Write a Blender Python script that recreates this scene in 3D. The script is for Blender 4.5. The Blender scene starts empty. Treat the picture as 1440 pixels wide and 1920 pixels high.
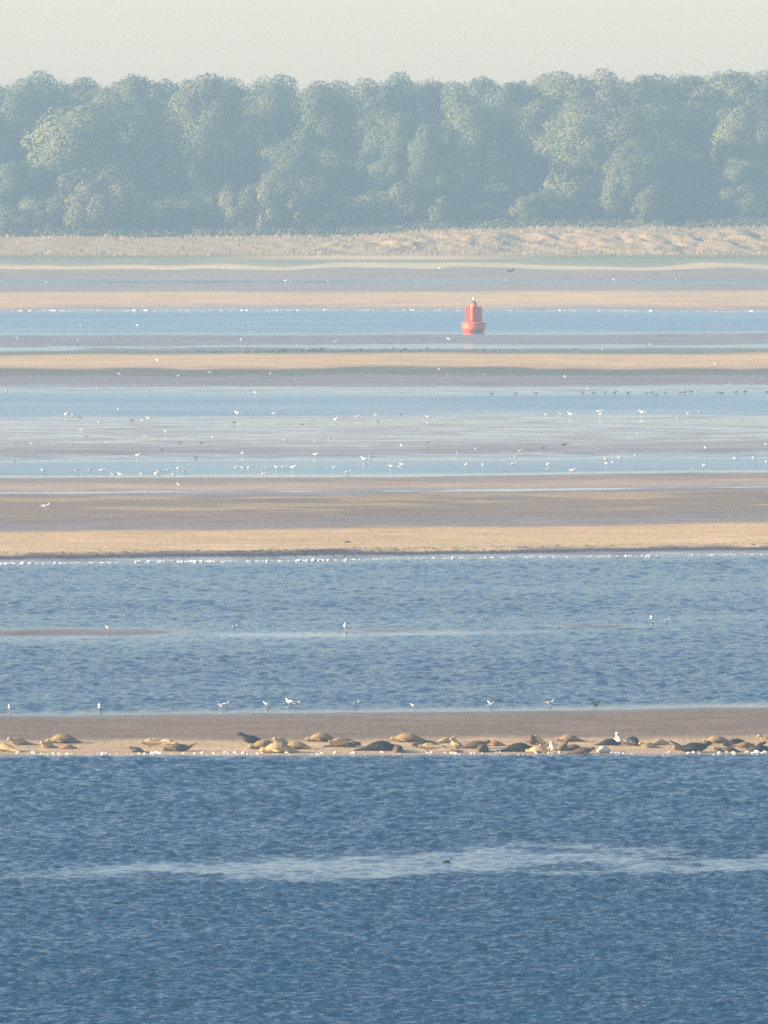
import bpy, bmesh, math, random
import numpy as np
from mathutils import Vector, Matrix, noise as mnoise

R = math.radians
S = bpy.context.scene
C = S.collection
random.seed(11)
RNG = np.random.default_rng(7)

# ------------------------------------------------------------------ camera, sky, sun, exposure
CAM_H = 26.75                 # lookout height above the water
F = 23364.0                   # focal length in picture pixels (1440 x 1920)
YH = 150.0                    # picture row of the true horizon
HF = CAM_H * F

cam_d = bpy.data.cameras.new('camera')
cam = bpy.data.objects.new('camera', cam_d)
C.objects.link(cam)
cam.location = (0, 0, CAM_H)
cam.rotation_euler = (R(90) - math.atan((960 - YH) / F), 0, 0)
cam_d.sensor_fit = 'VERTICAL'
cam_d.sensor_height = 36.0
cam_d.lens = F / 1920.0 * 36.0
cam_d.clip_start = 1.0
cam_d.clip_end = 20000.0
S.camera = cam

SUN_EL, SUN_AZ = 16.0, 8.0   # elevation; degrees from due left towards the camera
sdir = Vector((-math.cos(R(SUN_EL)) * math.cos(R(SUN_AZ)), -math.cos(R(SUN_EL)) * math.sin(R(SUN_AZ)), math.sin(R(SUN_EL))))
W = bpy.data.worlds.new('World')
S.world = W
W.use_nodes = True
wn = W.node_tree
bg = wn.nodes['Background']
sky = wn.nodes.new('ShaderNodeTexSky')
sky.sky_type = 'NISHITA'
sky.sun_disc = False
sky.sun_elevation = R(SUN_EL)
sky.sun_rotation = math.atan2(sdir.x, sdir.y)
sky.air_density = 1.2
sky.dust_density = 0.5
sky.ozone_density = 2.4
tint = wn.nodes.new('ShaderNodeMix'); tint.data_type = 'RGBA'; tint.blend_type = 'MULTIPLY'; tint.inputs[0].default_value = 1.0
tint.inputs[7].default_value = (1.06, 0.970, 1.07, 1)     # a whiter, less green horizon
wn.links.new(sky.outputs[0], tint.inputs[6])
wn.links.new(tint.outputs[2], bg.inputs[0])
bg.inputs[1].default_value = 0.074

sun_d = bpy.data.lights.new('sun', 'SUN')
sun_d.energy = 5.0
sun_d.angle = R(0.5)
sun_d.color = (1.0, 0.82, 0.58)
sun = bpy.data.objects.new('sun', sun_d)
C.objects.link(sun)
sun.rotation_euler = sdir.to_track_quat('Z', 'Y').to_euler()
sun.location = (-200, 300, 300)

S.view_settings.view_transform = 'Standard'
S.view_settings.look = 'None'
S.view_settings.exposure = 1.57
S.view_settings.gamma = 1.0
S.render.engine = 'CYCLES'
S.cycles.use_denoising = False
S.cycles.max_bounces = 5
S.cycles.volume_bounces = 1
S.cycles.filter_width = 1.7
HAZE_DENSITY = 0.00022

# ------------------------------------------------------------------ helpers
def at(px, py, z=0.0):
    """the place in the world that the photo shows at a picture position, for a given height"""
    D = F * (CAM_H - z) / (py - YH)
    return Vector(((px - 720.0) * D / F, D, z))

def q_of(y, z=0.0):
    return F * (CAM_H - z) / (y - YH)

def tag(o, label=None, cat=None, group=None, kind=None):
    if label: o['label'] = label
    if cat: o['category'] = cat
    if group: o['group'] = group
    if kind: o['kind'] = kind
    return o

def empty(name, loc=(0, 0, 0)):
    o = bpy.data.objects.new(name, None)
    o.empty_display_size = 0.2
    C.objects.link(o)
    o.location = loc
    return o

def obj(name, me, parent=None, mat=None):
    o = bpy.data.objects.new(name, me)
    C.objects.link(o)
    if mat is not None and len(me.materials) == 0:
        me.materials.append(mat)
    if parent: o.parent = parent
    return o

def bm_mesh(name, bm, mats=(), smooth=True):
    me = bpy.data.meshes.new(name)
    bm.to_mesh(me); bm.free()
    for m in mats: me.materials.append(m)
    if smooth:
        me.polygons.foreach_set('use_smooth', np.ones(len(me.polygons), dtype=bool))
    return me

def np_mesh(name, V, quads, smooth=True):
    me = bpy.data.meshes.new(name)
    nv, nf = len(V), len(quads)
    k = quads.shape[1]
    me.vertices.add(nv); me.vertices.foreach_set('co', V.astype(np.float32).ravel())
    me.loops.add(nf * k); me.loops.foreach_set('vertex_index', quads.astype(np.int32).ravel())
    me.polygons.add(nf)
    me.polygons.foreach_set('loop_start', np.arange(0, nf * k, k, dtype=np.int32))
    me.polygons.foreach_set('loop_total', np.full(nf, k, dtype=np.int32))
    me.polygons.foreach_set('use_smooth', np.full(nf, smooth, dtype=bool))
    me.update(calc_edges=True)
    return me

def grid_quads(nr, nc):
    i = np.arange(nr - 1)[:, None] * nc + np.arange(nc - 1)[None, :]
    i = i.ravel()
    return np.stack([i, i + 1, i + 1 + nc, i + nc], 1)

_tab = RNG.random((256, 256))
def vnoise(x, y, seed=0):
    """smooth value noise, 0..1"""
    x = np.asarray(x, float) + seed * 17.31; y = np.asarray(y, float) + seed * 41.77
    xi = np.floor(x).astype(int); yi = np.floor(y).astype(int)
    fx = x - xi; fy = y - yi
    fx = fx * fx * (3 - 2 * fx); fy = fy * fy * (3 - 2 * fy)
    a = _tab[xi & 255, yi & 255]; b = _tab[(xi + 1) & 255, yi & 255]
    c = _tab[xi & 255, (yi + 1) & 255]; d = _tab[(xi + 1) & 255, (yi + 1) & 255]
    return (a * (1 - fx) + b * fx) * (1 - fy) + (c * (1 - fx) + d * fx) * fy

def fbm(x, y, seed=0, n=4):
    s = 0; a = 0.5; t = 0
    for k in range(n):
        s = s + a * vnoise(x, y, seed + k); t += a; a *= 0.55
        x, y = 1.6 * x - 1.2 * y + 5.2, 1.2 * x + 1.6 * y - 3.7          # turned and doubled, so no grid shows
    return s / t

def LN(D):            # distance in steps that keep their size in the view
    return 700.0 * np.log(D)

def sm(a, b, x):
    t = np.clip((x - a) / (b - a), 0, 1)
    return t * t * (3 - 2 * t)

# ------------------------------------------------------------------ materials
def new_mat(name):
    m = bpy.data.materials.new(name); m.use_nodes = True
    return m, m.node_tree.nodes, m.node_tree.links, m.node_tree.nodes['Principled BSDF']

def simple(name, col, rough=0.6, var=0.2, scale=8.0, spec=0.3, bump=0.0):
    m, N, L, P = new_mat(name)
    tc = N.new('ShaderNodeTexCoord')
    no = N.new('ShaderNodeTexNoise'); no.inputs['Scale'].default_value = scale; no.inputs['Detail'].default_value = 4
    L.new(tc.outputs['Object'], no.inputs['Vector'])
    rp = N.new('ShaderNodeValToRGB')
    rp.color_ramp.elements[0].position = 0.3; rp.color_ramp.elements[1].position = 0.7
    rp.color_ramp.elements[0].color = (*[c * (1 - var) for c in col], 1)
    rp.color_ramp.elements[1].color = (*[min(1, c * (1 + var)) for c in col], 1)
    L.new(no.outputs['Fac'], rp.inputs['Fac']); L.new(rp.outputs['Color'], P.inputs['Base Color'])
    P.inputs['Roughness'].default_value = rough
    P.inputs['Specular IOR Level'].default_value = spec
    if bump:
        b = N.new('ShaderNodeBump'); b.inputs['Strength'].default_value = bump; b.inputs['Distance'].default_value = 0.05
        L.new(no.outputs['Fac'], b.inputs['Height']); L.new(b.outputs['Normal'], P.inputs['Normal'])
    return m

def seal_mat(name, back, belly, spots, wet=False):
    """short fur: darker back, paler belly (darker on olive), irregular spots"""
    m, N, L, P = new_mat(name)
    tc = N.new('ShaderNodeTexCoord'); at_ = N.new('ShaderNodeAttribute'); at_.attribute_name = 'belly'
    no = N.new('ShaderNodeTexNoise'); no.inputs['Scale'].default_value = 9; no.inputs['Detail'].default_value = 5
    no2 = N.new('ShaderNodeTexNoise'); no2.inputs['Scale'].default_value = 24; no2.inputs['Detail'].default_value = 3
    oi = N.new('ShaderNodeObjectInfo'); ad = N.new('ShaderNodeVectorMath'); ad.operation = 'ADD'
    L.new(tc.outputs['Object'], ad.inputs[0]); L.new(oi.outputs['Random'], ad.inputs[1])
    L.new(ad.outputs[0], no.inputs['Vector']); L.new(ad.outputs[0], no2.inputs['Vector'])
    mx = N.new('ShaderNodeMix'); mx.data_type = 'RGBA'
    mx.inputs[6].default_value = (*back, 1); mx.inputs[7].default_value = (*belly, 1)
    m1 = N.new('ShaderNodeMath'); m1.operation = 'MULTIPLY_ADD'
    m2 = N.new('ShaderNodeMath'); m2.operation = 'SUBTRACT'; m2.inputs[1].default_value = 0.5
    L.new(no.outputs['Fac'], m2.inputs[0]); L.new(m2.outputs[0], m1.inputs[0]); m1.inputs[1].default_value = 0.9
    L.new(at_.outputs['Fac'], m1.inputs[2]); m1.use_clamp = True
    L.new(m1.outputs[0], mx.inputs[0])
    rp = N.new('ShaderNodeValToRGB'); rp.color_ramp.elements[0].position = 0.56; rp.color_ramp.elements[1].position = 0.66
    rp.color_ramp.elements[0].color = (0, 0, 0, 1); rp.color_ramp.elements[1].color = (0.8, 0.8, 0.8, 1)
    L.new(no2.outputs['Fac'], rp.inputs['Fac'])
    mx2 = N.new('ShaderNodeMix'); mx2.data_type = 'RGBA'; mx2.inputs[7].default_value = (*spots, 1)
    L.new(rp.outputs['Color'], mx2.inputs[0]); L.new(mx.outputs[2], mx2.inputs[6])
    L.new(mx2.outputs[2], P.inputs['Base Color'])
    P.inputs['Roughness'].default_value = 0.5 if wet else 0.75
    P.inputs['Specular IOR Level'].default_value = 0.22 if wet else 0.1
    return m

M = {}
M['feather_white'] = simple('feather_white', (0.82, 0.82, 0.80), 0.7, 0.04)
M['feather_grey'] = simple('feather_grey', (0.38, 0.41, 0.45), 0.7, 0.1)
M['feather_black'] = simple('feather_black', (0.025, 0.025, 0.03), 0.6, 0.2)
M['feather_brown'] = simple('feather_brown', (0.11, 0.085, 0.065), 0.7, 0.35, 18)
M['bill'] = simple('bill', (0.55, 0.28, 0.05), 0.5, 0.1)
M['foam'] = simple('foam', (0.76, 0.74, 0.70), 0.9, 0.08, 6)
M['weed'] = simple('weed', (0.035, 0.026, 0.034), 0.6, 0.5, 3, 0.3)
M['bark'] = simple('bark', (0.10, 0.085, 0.07), 0.9, 0.3, 3, 0.1)
M['driftwood'] = simple('driftwood', (0.07, 0.055, 0.05), 0.85, 0.4, 5, 0.1)
M['red_paint'] = simple('red_paint', (0.80, 0.085, 0.025), 0.42, 0.16, 1.6, 0.5)
M['dark_metal'] = simple('dark_metal', (0.06, 0.06, 0.065), 0.5, 0.2)
M['lantern_glass'] = simple('lantern_glass', (0.72, 0.66, 0.45), 0.25, 0.1, 4, 0.5)
M['eye'] = simple('eye', (0.012, 0.01, 0.01), 0.15, 0.0, 4, 0.5)
SM = {
    'dark':  seal_mat('seal_dark', (0.016, 0.012, 0.012), (0.045, 0.034, 0.030), (0.02, 0.018, 0.02), True),
    'brown': seal_mat('seal_brown', (0.105, 0.068, 0.045), (0.15, 0.10, 0.068), (0.055, 0.038, 0.032)),
    'olive': seal_mat('seal_olive', (0.27, 0.19, 0.085), (0.15, 0.10, 0.065), (0.12, 0.085, 0.045)),  # belly darker than back: the shade of the flanks painted into the coat
    'tan':   seal_mat('seal_tan', (0.41, 0.28, 0.14), (0.54, 0.41, 0.24), (0.26, 0.17, 0.09)),
    'red':   seal_mat('seal_red', (0.30, 0.155, 0.085), (0.42, 0.26, 0.16), (0.17, 0.09, 0.06)),
    'pale':  seal_mat('seal_pale', (0.60, 0.50, 0.34), (0.80, 0.74, 0.58), (0.46, 0.37, 0.25)),
}

def foliage_mat(name, c1, c2):
    m, N, L, P = new_mat(name)
    oi = N.new('ShaderNodeObjectInfo'); geo = N.new('ShaderNodeNewGeometry')
    tc = N.new('ShaderNodeTexCoord')
    no = N.new('ShaderNodeTexNoise'); no.inputs['Scale'].default_value = 0.9; no.inputs['Detail'].default_value = 3
    L.new(tc.outputs['Object'], no.inputs['Vector'])
    a = N.new('ShaderNodeMath'); a.operation = 'MULTIPLY_ADD'; a.inputs[1].default_value = 0.6
    L.new(oi.outputs['Random'], a.inputs[0]); 
    b = N.new('ShaderNodeMath'); b.operation = 'MULTIPLY'; b.inputs[1].default_value = 0.5
    L.new(no.outputs['Fac'], b.inputs[0]); L.new(b.outputs[0], a.inputs[2]); a.use_clamp = True
    mx = N.new('ShaderNodeMix'); mx.data_type = 'RGBA'
    mx.inputs[6].default_value = (*c1, 1); mx.inputs[7].default_value = (*c2, 1)
    L.new(a.outputs[0], mx.inputs[0]); L.new(mx.outputs[2], P.inputs['Base Color'])
    P.inputs['Roughness'].default_value = 0.75
    P.inputs['Specular IOR Level'].default_value = 0.15
    out = N['Material Output']
    tr = N.new('ShaderNodeBsdfTranslucent'); L.new(mx.outputs[2], tr.inputs['Color'])
    ms = N.new('ShaderNodeMixShader'); ms.inputs[0].default_value = 0.12
    L.new(P.outputs[0], ms.inputs[1]); L.new(tr.outputs[0], ms.inputs[2]); L.new(ms.outputs[0], out.inputs['Surface'])
    return m
M['foliage'] = foliage_mat('foliage', (0.070, 0.088, 0.034), (0.165, 0.152, 0.056))
M['shrub_foliage'] = foliage_mat('shrub_foliage', (0.075, 0.090, 0.034), (0.165, 0.135, 0.062))
M['dune_grass'] = foliage_mat('dune_grass_blades', (0.24, 0.165, 0.085), (0.34, 0.235, 0.12))

def ground_mat():
    m, N, L, P = new_mat('sand')
    col = N.new('ShaderNodeAttribute'); col.attribute_name = 'sand_colour'
    wet = N.new('ShaderNodeAttribute'); wet.attribute_name = 'wet'
    geo = N.new('ShaderNodeNewGeometry')
    mp = N.new('ShaderNodeMapping'); mp.inputs['Scale'].default_value = (1.6, 0.35, 1.0)
    L.new(geo.outputs['Position'], mp.inputs['Vector'])
    no = N.new('ShaderNodeTexNoise'); no.inputs['Scale'].default_value = 2.2; no.inputs['Detail'].default_value = 5
    no.inputs['Roughness'].default_value = 0.65
    L.new(mp.outputs[0], no.inputs['Vector'])
    mr = N.new('ShaderNodeMapRange'); mr.inputs[1].default_value = 0.25; mr.inputs[2].default_value = 0.75
    mr.inputs[3].default_value = 0.80; mr.inputs[4].default_value = 1.18
    L.new(no.outputs['Fac'], mr.inputs[0])
    vm = N.new('ShaderNodeVectorMath'); vm.operation = 'SCALE'
    L.new(col.outputs['Color'], vm.inputs[0]); L.new(mr.outputs[0], vm.inputs['Scale'])
    L.new(vm.outputs[0], P.inputs['Base Color'])
    r = N.new('ShaderNodeMapRange'); r.inputs[3].default_value = 0.95; r.inputs[4].default_value = 0.14
    L.new(wet.outputs['Fac'], r.inputs[0]); L.new(r.outputs[0], P.inputs['Roughness'])
    s = N.new('ShaderNodeMapRange'); s.inputs[3].default_value = 0.03; s.inputs[4].default_value = 0.5
    L.new(wet.outputs['Fac'], s.inputs[0]); L.new(s.outputs[0], P.inputs['Specular IOR Level'])
    b = N.new('ShaderNodeBump'); b.inputs['Distance'].default_value = 0.05
    bs = N.new('ShaderNodeMapRange'); bs.inputs[3].default_value = 0.55; bs.inputs[4].default_value = 0.06
    L.new(wet.outputs['Fac'], bs.inputs[0]); L.new(bs.outputs[0], b.inputs['Strength'])
    L.new(no.outputs['Fac'], b.inputs['Height']); L.new(b.outputs['Normal'], P.inputs['Normal'])
    return m

def water_mat(name, ripple):
    m, N, L, P = new_mat(name)
    chop = N.new('ShaderNodeAttribute'); chop.attribute_name = 'chop'
    shal = N.new('ShaderNodeAttribute'); shal.attribute_name = 'shallow'
    geo = N.new('ShaderNodeNewGeometry')
    no = N.new('ShaderNodeTexNoise'); no.inputs['Scale'].default_value = ripple; no.inputs['Detail'].default_value = 4
    no.inputs['Roughness'].default_value = 0.6
    mp = N.new('ShaderNodeMapping'); mp.inputs['Scale'].default_value = (0.5, 1.0, 1.0)
    L.new(geo.outputs['Position'], mp.inputs['Vector']); L.new(mp.outputs[0], no.inputs['Vector'])
    mx = N.new('ShaderNodeMix'); mx.data_type = 'RGBA'
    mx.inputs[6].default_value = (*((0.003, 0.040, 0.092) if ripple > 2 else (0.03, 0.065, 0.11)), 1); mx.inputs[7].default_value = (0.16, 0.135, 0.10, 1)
    L.new(shal.outputs['Fac'], mx.inputs[0]); L.new(mx.outputs[2], P.inputs['Base Color'])
    r = N.new('ShaderNodeMapRange'); r.inputs[3].default_value = 0.05; r.inputs[4].default_value = 0.12 if ripple > 2 else 0.26
    L.new(chop.outputs['Fac'], r.inputs[0]); L.new(r.outputs[0], P.inputs['Roughness'])
    P.inputs['IOR'].default_value = 1.33
    b = N.new('ShaderNodeBump'); b.inputs['Distance'].default_value = 0.16 if ripple > 2 else 0.07
    L.new(chop.outputs['Fac'], b.inputs['Strength'])
    L.new(no.outputs['Fac'], b.inputs['Height']); L.new(b.outputs['Normal'], P.inputs['Normal'])
    return m
M['ground'] = ground_mat()
M['water'] = water_mat('water', 4.0)
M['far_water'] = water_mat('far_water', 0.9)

# ------------------------------------------------------------------ the tidal flats: one sheet of sand from the near sea to the wooded hill
# (picture row, height): where each bank, pool and channel lies across the line of sight
PROFILE = [(4000, -3.0), (2100, -1.3), (1700, -0.8), (1640, -0.45), (1590, -0.5), (1450, -0.6), (1422, -0.12), (1415, 0.0), (1402, 0.09),
           (1388, 0.17), (1352, 0.22), (1340, 0.10), (1334, 0.0), (1328, -0.25), (1215, -0.5), (1190, -0.28), (1176, -0.28), (1150, -0.5),
           (1066, -0.35), (1049, 0.0), (1041, 0.035), (1034, 0.10), (1029, 0.24), (1018, 0.28), (994, 0.30), (988, 0.10), (984, 0.035), (978, 0.05),
           (950, 0.07), (925, 0.05), (918.5, -0.012), (912, 0.05), (896, 0.07), (890, 0.0), (886, -0.18), (863, -0.18), (858, 0.0),
           (852, 0.03), (835, 0.035), (810, 0.012), (790, 0.02), (779, 0.0), (775, -0.2), (740, -0.2), (733, 0.0), (731, 0.02), (728, -0.015),
           (724, 0.0), (720, 0.04), (706, 0.10), (694, 0.22), (688, 0.36), (668, 0.38), (661, 0.12), (656, 0.0), (650, -0.01), (643, 0.02),
           (630, 0.08), (626, 0.0), (622, -0.3), (590, -0.3), (583, 0.0), (578, 0.05), (570, 0.30), (549, 0.48), (543, 0.30), (536, 0.10),
           (531, 0.0), (528, -0.06), (525, 0.0), (520, 0.08), (509, 0.16), (505, 0.22), (501, 0.40), (497, 0.60), (491, 0.90), (481, 1.25)]
PQ = np.array([q_of(y, z) for y, z in PROFILE]); PZ = np.array([z for y, z in PROFILE])
assert np.all(np.diff(PQ) > 0), [PROFILE[i] for i in np.where(np.diff(PQ) <= 0)[0]]
# how obliquely the banks run: metres farther per metre to the right
TQ = np.array([300, 480, 494, 527, 600, 694, 850, 1000, 1200, 1500, 1800]); TS = np.array([0.05, 0.05, 0.05, 0.16, 0.24, 0.32, 0.17, 0.11, 0.09, 0.04, 0.0])

def warp(X, D):
    q = D - np.interp(D, TQ, TS) * X
    a = D / 700.0
    return q + a * a * (1 - 0.75 * sm(1350, 1700, q)) * (5.0 * (vnoise(X / (22 * a), LN(D) / 55, 3) - 0.5) + 1.6 * (vnoise(X / (5 * a), LN(D) / 25, 5) - 0.5))

def rows_of(D):      # picture row of the flat at a distance
    return YH + HF / D

DUNE_FOOT = PQ[-1]
def ground_z(X, D):
    X = np.asarray(X, float); D = np.asarray(D, float)
    q = warp(X, D)
    z = np.interp(q, PQ, PZ)
    a = D / 700.0
    flat = (np.abs(z) < 0.12)
    n = fbm(X / (8 * a), LN(D) / 8, 9, 4) - 0.5
    z = z + (0.06 + 0.07 * sm(890, 925, q) * (1 - sm(985, 1000, q))) * n * flat * sm(700, 780, q) * (1 - sm(1700, 1740, q))
    px = 720 + X * F / D; py = rows_of(D)
    # the two low bars in the middle channel
    bar = np.exp(-((py - 1187 + px * 0.004) / 8.5) ** 2) * (1 - sm(230, 500, px)) * 0.41
    bar2 = np.exp(-((py - 1183) / 4.0) ** 2) * sm(560, 700, px) * (1 - sm(820, 980, px)) * 0.40
    bar3 = np.exp(-((py - 1198) / 3.6) ** 2) * sm(480, 590, px) * (1 - sm(650, 760, px)) * 0.38
    bar4 = np.exp(-((py - 1175) / 3.0) ** 2) * sm(980, 1080, px) * (1 - sm(1140, 1300, px)) * 0.38
    z = z + bar + bar2 + bar3 + bar4
    # ripple marks on the seal bank and general small relief
    z = z + 0.012 * (fbm(X / 1.3, D / 2.2, 21, 3) - 0.5) * sm(496, 500, D) * (1 - sm(760, 800, D))
    # dune ridge and wooded hill
    t = X / 57.0
    crest = 3.15 + 1.35 * sm(-0.25, 0.35, t + 0.06 * (vnoise(X / 9, X * 0 + 3, 31) - 0.5)) + 0.35 * (vnoise(X / 6.0, X * 0, 33) - 0.5)
    fs = sm(DUNE_FOOT + 18 + 12 * sm(-0.2, 0.2, t), 1864, D + 7 * (vnoise(X / 5.0, X * 0 + 9, 35) - 0.5) * sm(-0.5, 0.1, t))
    rough = sm(-0.55, 0.15, t)
    gul = (fbm((X + 0.55 * (D - 1830)) / 2.4, (D - 0.3 * X) / 8.0, 41, 4) - 0.5) * 1.7 + (fbm(X / 1.2, D / 2.5, 47, 3) - 0.5) * 0.7
    face = fs * (1 - fs) * 4
    zd = 1.25 + (crest - 1.25) * fs + gul * face * (0.18 + 0.82 * rough)
    hill = 13.0 * sm(1890, 2180, D) + 1.2 * (fbm(X / 25.0, D / 25.0, 51, 3) - 0.5) * sm(1870, 1920, D)
    lowr = sm(DUNE_FOOT - 4, DUNE_FOOT + 6, D)
    return np.where(D > DUNE_FOOT - 4, z * (1 - lowr) + (zd + hill) * lowr, z)

def gz(x, d):
    return float(ground_z(np.array([x]), np.array([d]))[0])

def on_ground(px, py):
    """the point of the sand the photo shows at a picture position"""
    z = 0.0
    for _ in range(6):
        p = at(px, py, max(z, 0.0)); z = gz(p.x, p.y)
    return Vector((p.x, p.y, z))

# sand colour and wetness by picture row
DRY = (0.46, 0.315, 0.17); TAN = (0.47, 0.335, 0.19); BRN = (0.215, 0.152, 0.108); GRY = (0.225, 0.168, 0.125)
MAU = (0.178, 0.142, 0.130); OLV = (0.115, 0.105, 0.070); PNK = (0.34, 0.24, 0.165); RED = (0.165, 0.105, 0.072); GRN = (0.14, 0.15, 0.08)
BANDS = [(4000, BRN, 1), (1440, BRN, 1), (1416, MAU, .9), (1411, (0.38, 0.275, 0.18), .25), (1402, (0.44, 0.315, 0.19), .06), (1388, (0.44, 0.315, 0.19), .0), (1380, (0.185, 0.137, 0.10), .08),
         (1345, (0.18, 0.132, 0.098), .08), (1337, (0.15, 0.125, 0.10), .5), (1330, BRN, 1), (1200, RED, .8), (1185, RED, .6), (1172, RED, .8), (1060, BRN, 1), (1050, MAU, .9), (1042, MAU, .7), (1039, (0.05, 0.038, 0.048), .3), (1036, (0.06, 0.045, 0.05), .3), (1033, (0.2, 0.15, 0.115), .2), (1029, TAN, .1),
         (1022, TAN, .0), (992, DRY, .0), (987, BRN, .45), (978, MAU, .35), (968, (0.18, 0.125, 0.088), .3), (945, (0.20, 0.142, 0.092), .2), (928, (0.175, 0.125, 0.09), .3), (920, MAU, .7), (911, PNK, .4), (904, PNK, .3),
         (899, GRY, .3), (891, BRN, .6), (880, BRN, 1), (858, MAU, .9), (842, (0.21, 0.165, 0.14), .6), (826, (0.28, 0.22, 0.17), .78), (785, (0.30, 0.25, 0.20), .82), (733, (0.26, 0.22, 0.19), .8), (728, MAU, .9),
         (718, MAU, .45), (707, (0.17, 0.14, 0.14), .35), (703, OLV, .2), (693, OLV, .1), (690, PNK, .1), (684, DRY, 0), (667, DRY, 0), (662, OLV, .2), (655, (0.15, 0.15, 0.11), .5), (648, MAU, .5),
         (630, MAU, .45), (626, BRN, .5), (600, BRN, 1), (582, MAU, .9), (576, PNK, .2), (570, DRY, 0), (550, DRY, 0), (544, GRY, .3), (534, GRY, .25), (528, MAU, .8), (520, GRY, .1), (508, GRY, .1),
         (505, BRN, .3), (503, (0.46, 0.35, 0.20), 0), (497, (0.46, 0.35, 0.20), 0), (494, (0.22, 0.21, 0.12), 0), (481, GRN, 0)]
BZ = np.interp([-b[0] for b in BANDS], [-p[0] for p in PROFILE], PZ)
BQ = np.array([q_of(b[0], max(0.0, z)) for b, z in zip(BANDS, BZ)])
o_ = np.argsort(BQ); BQ = BQ[o_]; BC = np.array([BANDS[i][1] for i in o_]); BW = np.array([BANDS[i][2] for i in o_], float)

def build_ground():
    ys = np.concatenate([np.array([60000, 20000, 9000, 5000, 3600, 2900, 2500, 2250, 2100]), np.arange(2000, 1450, -4.0), np.arange(1450, 1320, -0.6), np.arange(1320, 1080, -2.0),
                         np.arange(1080, 500, -0.55)])
    D = HF / (ys - YH)
    D = np.concatenate([D[D < 1740], np.arange(1740, 1895, 0.7), np.arange(1896, 1990, 4), np.arange(1994, 2260, 12)])
    u = np.concatenate([np.array([-.5, -.3, -.2, -.14, -.1, -.08, -.065]), np.linspace(-.055, .055, 330), np.array([.065, .08, .1, .14, .2, .3, .5])])
    DD, UU = np.meshgrid(D, u, indexing='ij')
    XX = UU * DD
    ZZ = ground_z(XX, DD)
    V = np.stack([XX.ravel(), DD.ravel(), ZZ.ravel()], 1)
    me = np_mesh('ground', V, grid_quads(len(D), len(u)))
    q = warp(XX, DD)
    a = DD / 700.0
    qn = q + a * a * (6.0 * (fbm(XX / (6 * a), LN(DD) / 40, 61, 3) - 0.5))
    col = np.stack([np.interp(qn, BQ, BC[:, k]) for k in range(3)], -1)
    wet = np.interp(qn, BQ, BW)
    # drifts of drier, yellower sand on the brown flat and darker damp patches elsewhere
    n1 = fbm(XX / (7 * a), LN(DD) / 6, 71, 4)
    flat = sm(757, 775, q) * (1 - sm(800, 812, q))
    dr = (sm(0.54, 0.68, n1) * flat)[..., None]
    col = col * (1 - dr) + np.array([0.30, 0.22, 0.13]) * dr
    wet = wet * (1 - dr[..., 0] * 0.8)
    n2 = fbm(XX / (12 * a), LN(DD) / 60, 81, 4)
    n5 = fbm(XX / (2.6 * a), LN(DD) / 1.6, 141, 4)
    col = col * ((0.86 + 0.28 * n2) * (0.72 + 0.56 * n5))[..., None]
    wet = np.clip(wet * (0.6 + 0.8 * n5), 0, 1)
    # olive strip before the far sandbar thins out to the right
    px = 720 + XX * F / DD
    # dune: pale grass slope, green marsh at its foot, dark floor under the trees
    t = XX / 57.0
    n3 = fbm(XX / 3.0, DD / 7.0, 91, 4)
    n4 = fbm(XX / 14.0, DD / 9.0, 95, 3)
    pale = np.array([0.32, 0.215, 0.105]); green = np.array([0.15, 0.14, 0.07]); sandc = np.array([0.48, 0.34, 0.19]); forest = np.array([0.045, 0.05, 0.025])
    k = sm(0.35, 0.7, n3)[..., None]
    dcol = pale * (1 - k * 0.12) + green * k * 0.12
    marsh = ((1 - sm(DUNE_FOOT + 10, DUNE_FOOT + 24, DD + 10 * (n4 - 0.5))) * sm(DUNE_FOOT - 20, DUNE_FOOT - 8, DD + 16 * (n4 - 0.5)))
    open_sand = np.exp(-((t + 0.02) / 0.28) ** 2) * (1 - sm(DUNE_FOOT + 6, DUNE_FOOT + 20, DD))
    marsh = (marsh * (1 - np.clip(open_sand * 1.6, 0, 1)))[..., None]
    dcol = dcol * (1 - marsh) + green * marsh
    os_ = np.clip(open_sand, 0, 1)[..., None]
    dcol = dcol * (1 - os_) + sandc * os_
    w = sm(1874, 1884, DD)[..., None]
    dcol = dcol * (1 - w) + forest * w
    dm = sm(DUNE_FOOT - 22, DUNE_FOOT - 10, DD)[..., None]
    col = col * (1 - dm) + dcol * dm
    wet = wet * (1 - dm[..., 0])
    rgba = np.concatenate([col, np.ones(col.shape[:2] + (1,))], -1).reshape(-1, 4)
    at1 = me.attributes.new('sand_colour', 'FLOAT_COLOR', 'POINT'); at1.data.foreach_set('color', rgba.astype(np.float32).ravel())
    at2 = me.attributes.new('wet', 'FLOAT', 'POINT'); at2.data.foreach_set('value', wet.astype(np.float32).ravel())
    tag(obj('ground', me, None, M['ground']), kind='structure')
build_ground()

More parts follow.
